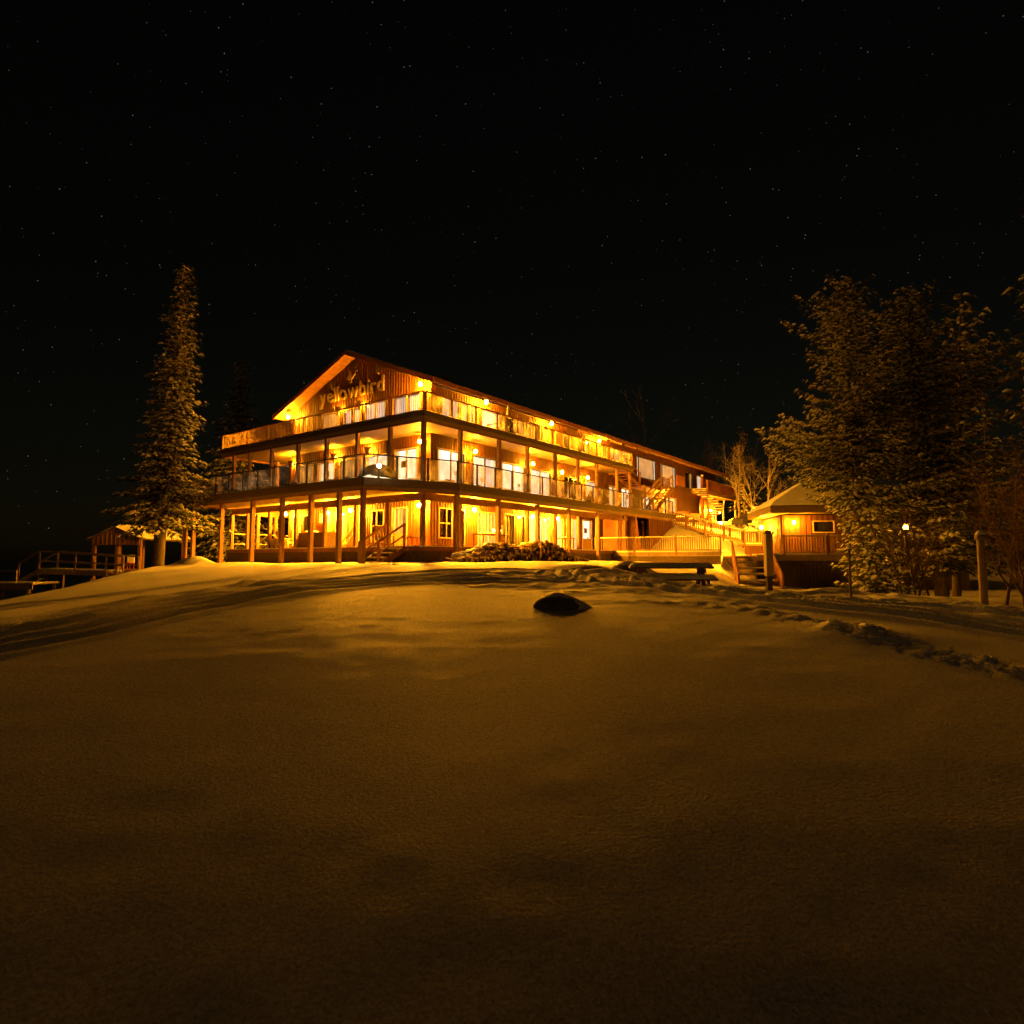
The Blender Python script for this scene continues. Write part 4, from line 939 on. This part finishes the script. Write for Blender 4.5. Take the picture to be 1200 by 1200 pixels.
for x in np.arange(-1.6, 8.6, .2): skm.box(x, x+.18, -3.64, -3.6, -2.2, -.3)
skm.build('skirting', 'darkboard', pd, kind='stuff'); MB().box(-1.6, 8.6, -3.58, -3.54, -2.2, -.3).build('skirting_back', 'darkboard', pd); MB().box(-1.6, -1.55, -3.54, s_, -2.2, -.1).build('skirting', 'darkboard', pd)
fence_run(pd, (-.2,-3.55,0), (8.5,-3.55,0), 1.0, 'greypost', 'post', 4)
def PW(x, y, z): return Matrix.Translation((15.25,37,1.85)) @ Matrix.Rotation(PV, 4, 'Z') @ Vector((x, y, z))
wall_lamp('lit lamp at the left corner of the pavilion front', PW(W0+.55, W0-.08, 1.95), PV+math.pi/2, group='lamps on the pavilion', e='globe_mid')
wall_lamp('lit lamp on the shaded left side of the pavilion', PW(W0-.08, W0+3.2, 1.85), PV, group='lamps on the pavilion', e='globe_low')
o = thing('lamp_post', 'lit lamp on a short post glowing through the spruce boughs', 'lamp post', (13.45, 21.5, gz(13.45,21.5)))
MB().tube((0,0,-.2), (0,0,2.71-gz(13.45,21.5)-.1), .05, .05, 8).build('pole', 'metal', o); MB().sphere((0,0,2.71-gz(13.45,21.5)), .07,.07,.08,10,7).build('globe','globe_soft',o,smooth=True); MB().lathe((0,0,2.81-gz(13.45,21.5)), [(0,.1),(.14,.0),(0,.0)],10).build('cap','metal',o)

# ------------------------------------------------------------------ ramp from the middle deck down to the pavilion
rp = thing('ramp_walk', 'sloping walkway with snowy picket rails behind the bright snow bank', 'walkway', (12.9, 50.6, 4.55))
P0, P1 = Vector((0,0,0)), Vector((4.6,-3.6,-1.75))
MB().bar(P0, P1, 1.5, .12).build('floor', 'floor', rp); MB().bar(P0+Vector((0,0,.1)), P1+Vector((0,0,.1)), 1.2, .08).build('floor_snow', 'snow', rp)
off = Vector((-.46,-.6,0))
fence_run(rp, P0+off, P1+off, .9, 'pale', 'post', 4, .16); fence_run(rp, P0-off, P1-off, .9, 'pale', 'post', 4, .16)
for q in (P0, P0.lerp(P1,.5), P1): MB().box(q.x-.08,q.x+.08,q.y-.08,q.y+.08,q.z-2.0,q.z-.1).build('post','post',rp)
rp2 = thing('lower_walk', 'level walkway with picket rail joining the ramp to the pavilion', 'walkway', (16.9, 46.6, 2.75))
MB().box(0,2.6,-.9,.7,-.12,0).build('floor','floor',rp2); MB().box(.05,2.6,-.8,.6,.005,.09).build('floor_snow','snow',rp2)
fence_run(rp2, (0,-.85,0), (2.6,-.85,0), .9, 'pale', 'post', 2, .16); fence_run(rp2, (.4,.65,.0), (2.6,.65,0), .9, 'pale', 'post', 2, .16)
MB().box(0,2.6,-.9,-.8,-1.3,-.13).build('skirting','siding',rp2)
o = thing('lamp_post', 'lit lamp on a short post where the ramp ends', 'lamp post', (17.4, 52.4, gz(17.4,52.4)))
hz_ = 4.63-gz(17.4,52.4); MB().tube((0,0,-.2),(0,0,hz_-.1),.05,.05,8).build('pole','metal',o); MB().sphere((0,0,hz_),.1,.1,.11,10,7).build('globe','globe',o,smooth=True); MB().lathe((0,0,hz_+.12),[(0,.1),(.14,0),(0,0)],10).build('cap','metal',o)
# bench and snowy table on the upper bank
for lab, (x, y), rz in (('snow covered bench on the bank beside the far walkway', (15.6, 54.0), .3), ('snow covered bench on the bank nearer the lodge wall', (14.2, 53.2), -.3)):
    o = thing('garden_bench', lab, 'bench', (x, y, gz(x, y)), rz, 'benches on the upper bank')
    for k in range(3): MB().box(-.8,.8,-.2+.14*k,-.2+.14*k+.12,.42,.46).build('seat_slat','post',o)
    for k in range(3): MB().box(-.8,.8,.24,.28,.55+.15*k,.67+.15*k).build('back_slat','post',o)
    for sx in (-.65,.65): MB().box(sx-.04,sx+.04,-.18,-.1,-.1,.42).build('leg','post',o); MB().box(sx-.04,sx+.04,.2,.28,-.1,.95).build('leg','post',o)
    MB().sphere((0,0,.46),.75,.2,.12,14,5,zmin=0,jit=.05).build('snow_cap','snow',o,smooth=True)
# parked car behind the pavilion
cx, cy = 22.6, 58.0; cz = gz(cx, cy)
cr = thing('parked_car', 'dark car with snow on its roof parked beyond the pavilion', 'car', (cx, cy, cz), math.radians(15))
prof = [(-2.1,.35),(-2.15,.75),(-1.5,.92),(-.9,1.45),(.9,1.48),(1.6,.95),(2.1,.85),(2.15,.35)]
b_ = MB(); n = len(prof); vsl = [(x,-.85 if z < 1 else -.68,z) for x,z in prof] + [(x,.85 if z < 1 else .68,z) for x,z in prof]
b_._add(vsl, [tuple(range(n)), tuple(range(2*n-1,n-1,-1))] + [(i,n+i,n+(i+1)%n,(i+1)%n) for i in range(n)]); b_.build('body','car',cr)
for sy in (-.86,.86):
    for sx in (-1.35,1.35): w_ = MB().tube((sx,sy-.1,.33),(sx,sy+.1,.33),.33,.33,14).build('wheel','metal',cr); MB().tube((sx,sy-.11,.33),(sx,sy+.11,.33),.18,.18,10).build('rim','trim',w_)
for sy in (-1, 1): q = MB(); q._add([(-.85,sy*.80,.98),(1.35,sy*.80,.98),(.85,sy*.71,1.40),(-.72,sy*.71,1.38)], [(0,1,2,3)]); q.build('side_window','glassdark',cr)
MB().sphere((0,0,1.46),.95,.66,.16,16,6,zmin=0).build('roof_snow','snow',cr,smooth=True); MB().sphere((1.85,0,.86),.4,.7,.1,12,5,zmin=0).build('bonnet_snow','snow',cr,smooth=True)
for sy in (-.6,.6): MB().sphere((2.12,sy,.7),.05,.14,.08,8,5).build('headlight','white',cr)

# ------------------------------------------------------------------ gazebo and dock on the left
gb = thing('gazebo', 'open gable roofed shelter with snowy roof beside the lake', 'gazebo', (-24, 38, 1.0), math.radians(-4))
hw, gl_ = 1.75, 5.2
for x in (-1.45, 1.45):
    for y in (.3, 2.5, 4.8): MB().box(x-.09,x+.09,y-.09,y+.09,-1.3,1.85).build('post','post',gb)
MB().box(-.09,.09,.25,.4,-1.3,1.85).build('post','post',gb)
gr = MB().prism([(0,0)]*3 if False else [(-hw,0),(hw,0),(hw,.01)],1.9,1.91).build('plate','darkboard',gb)
rfm = MB(); rfm._add([(-hw,0,1.88),(0,0,2.6),(hw,0,1.88),(-hw,gl_,1.88),(0,gl_,2.6),(hw,gl_,1.88),(-hw,0,1.80),(0,0,2.52),(hw,0,1.80),(-hw,gl_,1.80),(0,gl_,2.52),(hw,gl_,1.80)],
   [(0,1,4,3),(1,2,5,4),(9,10,7,6),(10,11,8,7),(0,6,7,1),(1,7,8,2),(3,4,10,9),(4,5,11,10),(0,3,9,6),(2,8,11,5)])
g_r = rfm.build('roof','darkboard',gb)
for i in range(2):
    sg = 1 if i else -1; q = MB(); vs = []
    for j in range(9):
        for k in range(7):
            t_ = k/6; x = sg*(hw-.05)*t_; y = -.04+(gl_+.02)*j/8; vs.append((x, y, 1.89+.72*(1-t_)+.17*(1-t_**8)*(1 if j else 0)+.015*math.sin(3*y+k)))
    q._add(vs, [(7*j+k,7*j+k+1,7*j+k+8,7*j+k+7) for j in range(8) for k in range(6)]); q.build('roof_snow','snow',g_r,smooth=True)
gg = MB(); gg.prism([(0,0)],0,0) if False else None
gb_ = MB(); gb_._add([(-1.5,.12,1.5),(1.5,.12,1.5),(1.5,.12,1.92),(0,.12,2.48),(-1.5,.12,1.92),(-1.5,.17,1.5),(1.5,.17,1.5),(1.5,.17,1.92),(0,.17,2.48),(-1.5,.17,1.92)], [(0,1,2,3,4),(9,8,7,6,5),(0,5,6,1),(1,6,7,2),(2,7,8,3),(3,8,9,4),(4,9,5,0)]); gb_.build('gable_board','post',gb)
gbt = MB()
for x in np.arange(-1.4,1.45,.28): gbt.box(x-.02,x+.02,.10,.12,1.52,2.42-.38*abs(x))
gbt.build('gable_batten','post',gb,kind='stuff')
MB().box(-1.5,1.5,.2,4.9,-.12,0).build('floor','dock',gb)
o = thing('garden_chair', 'small red and white chair inside the lakeside shelter', 'chair', (-23.6, 38.9, 1.0))
MB().box(-.22,.22,-.22,.22,.38,.43).build('seat','red',o); MB().box(-.22,.22,.2,.24,.43,.9).build('backrest','white',o)
for sx in (-.2,.2):
    for sy in (-.2,.2): MB().box(sx-.02,sx+.02,sy-.02,sy+.02,0,.38).build('leg','red',o)
rm = thing('dock_ramp', 'raised plank ramp with pipe rails leading from shore to dock', 'ramp', (-24.2, 33, 1.05), math.radians(-2))
MB().bar((0,0,0),(3.6,0,-.1),1.3,.12).build('deck','dock',rm); MB().bar((0,0,.1),(3.6,0,0),1.1,.06).build('deck_snow','snow',rm); MB().bar((0,-.66,-.05),(3.6,-.66,-.15),.06,.25).build('side_beam','greypost',rm)
for sy in (-.62,.62):
    MB().bar((0,sy,1.0),(4.4,sy,.72),.07,.09).build('handrail','dock',rm); MB().bar((0,sy,.5),(4.4,sy,.25),.045,.05).build('handrail','dock',rm)
    for x in (0,1.9,3.5,4.4): MB().bar((x,sy,-.1),(x,sy,.98-.063*x),.07,.07).build('rail_post','dock',rm)
for x in (.4,2.6):
    for sy in (-.5,.5): MB().bar((x,sy,-2.2),(x,sy,-.06),.14,.14).build('pile','darkboard',rm)
MB().bar((-1.0,-.62,-.55),(.0,-.62,-.02),.05,.2).build('stringer','greypost',rm)
for k in range(3): MB().bar((-.15-.3*k,-.6,-.12-.17*k),(-.15-.3*k,.6,-.12-.17*k),.26,.05).build('tread','dock',rm)
for sy in (-.62,.62): MB().bar((-1.05,sy,.35),(0,sy,1.0),.05,.06).build('handrail','dock',rm); MB().bar((-1.05,sy,-.6),(-1.05,sy,.35),.06,.06).build('rail_post','dock',rm)
dk = thing('dock', 'low snow dusted plank dock running left into the dark water', 'dock', (-23.1, 31.5, .45), math.radians(-2))
for k in range(14): MB().box(-.42*(k+1)+.01,-.42*k-.01,-.9,.9,-.06,0).build('plank','dock',dk)
MB().box(-5.88,0,-.95,-.9,-.28,.0).build('side_beam','greypost',dk); MB().box(-5.85,-.05,-.85,.85,.004,.06).build('deck_snow','snow',dk)
for x in (-.3,-3,-5.7):
    for sy in (-.8,.8): MB().tube((x,sy,-1.8),(x,sy,.02),.1,.1,8).build('pile','darkboard',dk)
MB().bar((-5.85,-.85,.62),(-.9,-.85,.62),.05,.06).build('handrail','greypost',dk)
for x in (-5.85,-3.4,-.9): MB().bar((x,-.85,0),(x,-.85,.62),.05,.05).build('rail_post','greypost',dk)
lp_ = thing('timber_post', 'bare timber post standing left of the lodge by the tall spruce', 'post', (-17.9, 34.5, gz(-17.9,34.5)))
MB().box(-.09,.09,-.09,.09,-.2,2.55).build('shaft','post',lp_); MB().box(-.11,.11,-.11,.11,2.551,2.6).build('snow_cap','snow',lp_)

# ------------------------------------------------------------------ trees
def spruce(name, label, x, y, H, R, seed, crown0=.08, dens=1.0, lean=(0,0), profile=None, needle='needle', snow_amt=.55, clump=.3, group='spruces', upturn=.1, trunk_r=.2, sink=.2, asym=None, cut=0):
    rnd = random.Random(seed); g0 = gz(x, y); o = thing(name, label, 'spruce tree', (x, y, g0), 0, group)
    tk = MB(); n = 10; L_ = Vector((lean[0], lean[1], 0))
    def axis(t_): return Vector((L_.x*t_ + .04*math.sin(t_*9+seed), L_.y*t_ + .04*math.cos(t_*7+seed), H*t_ - sink*(1-t_)))
    for i in range(n): tk.tube(axis(i/n), axis((i+1)/n), trunk_r*(1-i/n)**.9+.015, trunk_r*(1-(i+1)/n)**.9+.012, 9, False)
    tk.build('trunk', 'bark', o, smooth=True)
    fv, ff, sv, sf, lb = [], [], [], [], MB()
    prof_ = profile or (lambda t_: (1-t_)**.85)
    nb = int(H*11*dens)
    for b_ in range(nb):
        t_ = crown0 + (1-crown0)*((b_+rnd.random())/nb)**1.05
        if t_ > .995: t_ = .995
        az = b_*2.399963 + rnd.uniform(-.4,.4)
        Lb = R*prof_(t_)*rnd.uniform(.55,1.12) + .12
        if asym: Lb *= asym(az, t_)
        if Lb < .08: continue
        p = axis(t_); d = Vector((math.cos(az), math.sin(az), 0)); slope = -.35 + .75*t_ + rnd.uniform(-.15,.15)
        pts = []; ns = max(2, int(Lb/(clump*.62)))
        for i in range(ns+1):
            s_ = i/ns; pts.append(p + d*(Lb*s_) + Vector((0,0, Lb*(slope*s_ - .28*s_*s_ + upturn*s_**3))))
        if Lb > .5: lb.tube(pts[0], pts[ns//2], .03+.012*Lb, .022, 4, False); lb.tube(pts[ns//2], pts[-1], .022, .008, 4, False)
        side = d.cross(Vector((0,0,1)))
        for i in range(1, ns+1):
            s_ = i/ns; c = pts[i]; wdt = Lb*.34*(1-s_*.8)*min(1, s_*3) + .06
            m_ = 1 + int(wdt/(clump*.55))
            for k in range(m_):
                off = (rnd.uniform(-1,1) if m_ > 1 else rnd.uniform(-.4,.4))*wdt
                q = c + side*off + d*(rnd.uniform(-.5,.5)*clump - abs(off)*.5) + Vector((0,0,rnd.uniform(-.07,.05)-abs(off)*.18))
                dir_ = (d + side*(off/(wdt+.01))*.9).normalized()
                for e_ in range(4):      # sprays of needles, drooping
                    a_ = rnd.uniform(-1.1,1.1); dd = dir_*math.cos(a_) + dir_.cross(Vector((0,0,1)))*math.sin(a_)
                    ln = clump*rnd.uniform(.6,1.15); tip = q + dd*ln + Vector((0,0,-ln*rnd.uniform(.05,.75))); w_ = dd.cross(Vector((rnd.uniform(-.4,.4),rnd.uniform(-.4,.4),1))).normalized()*clump*.13
                    k0 = len(fv); mid = q.lerp(tip,.45); fv.extend([q, mid+w_, tip, mid-w_]); ff.append((k0,k0+1,k0+2,k0+3))
                if rnd.random() < snow_amt:
                    rs = clump*rnd.uniform(.14,.40); k0 = len(sv); cz = q + Vector((0,0,.035)) + dir_*clump*.2; hh_ = rs*rnd.uniform(.4,.9); nn = 6; ax = dir_*rs*rnd.uniform(1.0,1.9); ay = dir_.cross(Vector((0,0,1)))*rs
                    tilt = Vector((0,0,-rs*rnd.uniform(.2,1.6)))
                    sv.append(cz+Vector((0,0,hh_)))
                    for z_ in range(nn):
                        th = 2*math.pi*z_/nn + rnd.uniform(-.3,.3); sv.append(cz + ax*math.cos(th)*rnd.uniform(.7,1.1) + ay*math.sin(th)*rnd.uniform(.7,1.1) + tilt*max(0,math.cos(th)))
                    for z_ in range(nn): sf.append((k0, k0+1+z_, k0+1+(z_+1) % nn))
    lb.build('limb', 'bark', o, kind='stuff')
    for nm_, vv, fff, mm, sm in (('crown', fv, ff, needle, False), ('crown_snow', sv, sf, 'treesnow', True)):
        me = bpy.data.meshes.new(nm_); me.from_pydata([tuple(v_) for v_ in vv], [], fff); me.materials.append(M[mm]); me.update()
        if sm: me.polygons.foreach_set('use_smooth', [True]*len(fff))
        q = bpy.data.objects.new(nm_, me); COL.objects.link(q); q.parent = o; q['kind'] = 'stuff'
    return o
def prof_left(t_):
    if t_ < .06: return .55
    if t_ < .4: return .95 - (t_-.06)*1.6
    return .405*((1-t_)/.6)**.75
def ragged(k):
    r = random.Random(900+k); ph = [r.uniform(0, 6.28) for _ in range(6)]
    return lambda az, t_: max(.25, .8 + .22*math.sin(2*az+ph[0]+5*t_) + .2*math.sin(3*az+ph[1]-11*t_) + .22*math.sin(17*t_+ph[2]+az))
spruce('spruce_tree', 'tall slender snow dusted spruce left of the lodge', -18.6, 33.2, 16.4, 3.9, 3, .165, 1.45, (.9,0), prof_left, snow_amt=.97, clump=.31, trunk_r=.3, upturn=.2)
spruce('spruce_tree', 'dim spruce standing in the dark behind the left decks', -20.2, 46, 15.6, 3.6, 5, .1, 1.1, (0,0), lambda t_: (1-t_)**.8, snow_amt=.95, clump=.38, trunk_r=.22)
spruce('spruce_tree', 'barely visible spruce behind the left roof slope', -16.8, 52, 15.8, 3.0, 8, .1, .6, (0,0), lambda t_: (1-t_)**.8, snow_amt=.2, clump=.45, trunk_r=.2)
def prof_right(t_): return min(1.0, .55+t_*2.2) if t_ < .2 else (1-((t_-.2)/.8)**2.1)*.92+.08
spruce('spruce_tree', 'broad snowy spruce with the leftmost pointed top, right of the pavilion', 14.6, 26.5, 13.9, 4.5, 31, .05, 1.25, (-.2,0), prof_right, asym=lambda az, t_, f=ragged(1): f(az, t_)*(1 if math.cos(az) > .3 else min(1, .18 + max(0, t_-.24)*5)), snow_amt=.85, clump=.235, upturn=.45, trunk_r=.2)
spruce('spruce_tree', 'broad dark spruce with a thick trunk behind the round post', 17.7, 26.0, 13.4, 4.3, 37, .13, 1.15, (-1.0,0), prof_right, asym=ragged(2), snow_amt=.85, clump=.245, upturn=.4, trunk_r=.26)
spruce('spruce_tree', 'sparse leaning spruce at the right edge of the spruce group', 20.3, 29, 14.4, 3.0, 41, .1, .38, (1.0,0), prof_right, asym=ragged(3), snow_amt=.7, clump=.4, upturn=.5, trunk_r=.18)
spruce('spruce_tree', 'low young spruce with drooping snowy boughs under the big spruces', 11.7, 20.3, 2.4, 1.75, 43, .03, 1.8, (0,0), lambda t_: (1-t_)**.7*.9+.1, snow_amt=.62, clump=.22, trunk_r=.06, upturn=.2)
spruce('spruce_tree', 'dark spruce at the right edge of the picture with one bough in view', 14.5, 15.4, 10.5, 3.0, 47, .5, .9, (0,0), lambda t_: .35+.5*(1-t_), snow_amt=.45, clump=.3, trunk_r=.2, upturn=.4)
for i, (x, y, H, lab) in enumerate(((24.5, 66, 10.0, 'distant snowy spruce above the balcony of the lodge'), (29, 70, 9, 'distant snowy spruce behind the bare birches'), (31, 58, 9, 'distant dark spruce behind the pavilion roof'), (38, 50, 13, 'dark spruce far behind the right hand spruce group'))):
    spruce('spruce_tree', lab, x, y, H, 2.4, 60+i, .05, .55, (0,0), lambda t_: (1-t_)**.8, snow_amt=.5, clump=.5, trunk_r=.16)

def bare_tree(label, x, y, H, seed, m='birch', spread=.5, depth=5, name='bare_tree', r0=None, snow=False, group='bare trees behind the pavilion', stems=1):
    rnd = random.Random(seed); g0 = gz(x, y); o = thing(name, label, 'bare tree' if name == 'bare_tree' else 'shrub', (x, y, g0), 0, group)
    tk, br = MB(), MB(); sn_ = MB()
    def rec(p, d, L, r_, dep, first):
        q = p + d*L; mid = p.lerp(q,.5) + Vector((rnd.uniform(-1,1),rnd.uniform(-1,1),0))*L*.05
        (tk if first else br).tube(p, mid, r_, r_*.85, 5, False); (tk if first else br).tube(mid, q, r_*.85, r_*.65, 5, False)
        if snow and d.z < .75 and r_ < .05: sn_.bar(p+Vector((0,0,r_+.015)), q+Vector((0,0,r_*.65+.015)), r_*1.8+.03, .035)
        if dep <= 0: return
        for k in range(rnd.choice((2,3,3)) if dep > 1 else 2):
            nd = (d + Vector((rnd.gauss(0,1),rnd.gauss(0,1),rnd.gauss(.15,.5)))*spread).normalized()
            rec(p.lerp(q, rnd.uniform(.55,1)), nd, L*rnd.uniform(.6,.85), r_*rnd.uniform(.45,.65), dep-1, False)
        if first: rec(q, (d+Vector((rnd.gauss(0,.08),rnd.gauss(0,.08),0))).normalized(), L*.8, r_*.65, dep-1, dep > 3)
    for s_ in range(stems):
        d = Vector((rnd.gauss(0,.22 if stems > 1 else .05), rnd.gauss(0,.22 if stems > 1 else .05), 1)).normalized()
        rec(Vector((rnd.uniform(-.1,.1)*stems, rnd.uniform(-.1,.1), -.1)), d, H*.3, r0 or H*.012, depth, True)
    tk.build('trunk', m, o, smooth=True); br.build('branch', m, o, kind='stuff')
    if snow: sn_.build('branch_snow', 'snow', o, kind='stuff')
for i, (x, y, H, lab) in enumerate(((21.6,60,8.5,'pale forked birch just right of the end balcony'), (23.3,61,8,'pale birch with a forked crown beside the snowy shrub'), (20.4,66,9,'thin birch behind the end balcony'), (22.8,68,9,'thin birch standing between the other birches'), (25.4,63,8,'thin birch behind the parked car'), (26.5,69,9,'grey birch behind the pavilion roof edge'))):
    bare_tree(lab, x, y, H, 100+i, spread=.38)
for i, (x, y, H, lab) in enumerate(((22.8,52,3.6,'snow laden shrub left of the pavilion roof peak'), (24.3,51,4.4,'snow laden shrub close behind the pavilion roof peak'), (21.2,53,3.0,'low snow laden shrub behind the pavilion eave'))):
    bare_tree(lab, x, y, H, 130+i, 'birch', .75, 5, 'snowy_shrub', .05, True, 'snowy shrubs behind the pavilion', 4)
bare_tree('faint bare tree rising over the lodge roof', 15.5, 72, 16, 140, spread=.4, group='trees behind the lodge')
for i, (x, y, H, lab) in enumerate(((12.6,14.6,3.8,'reddish leafless shrub at the far right'), (13.9,16.6,4.6,'tall leafless shrub behind the round post'), (10.5,13.0,1.9,'small leafless shrub near the round post'), (12.4,19.5,3.2,'leafless shrub under the sparse spruce'))):
    bare_tree(lab, x, y, H, 150+i, 'plant', .45, 5, 'bare_shrub', .04, False, 'leafless shrubs at the right', 5)
for i, (x, y, H, lab) in enumerate(((-21.5,30.2,1.5,'brush on the dark bank under the dock ramp'), (-22.6,31.0,1.4,'brush on the dark bank near the dock'), (-19.6,31.0,1.0,'low brush near the foot of the tall spruce'))):
    bare_tree(lab, x, y, H, 170+i, 'plant', .5, 4, 'bare_shrub', .02, False, 'brush on the lake bank', 6)
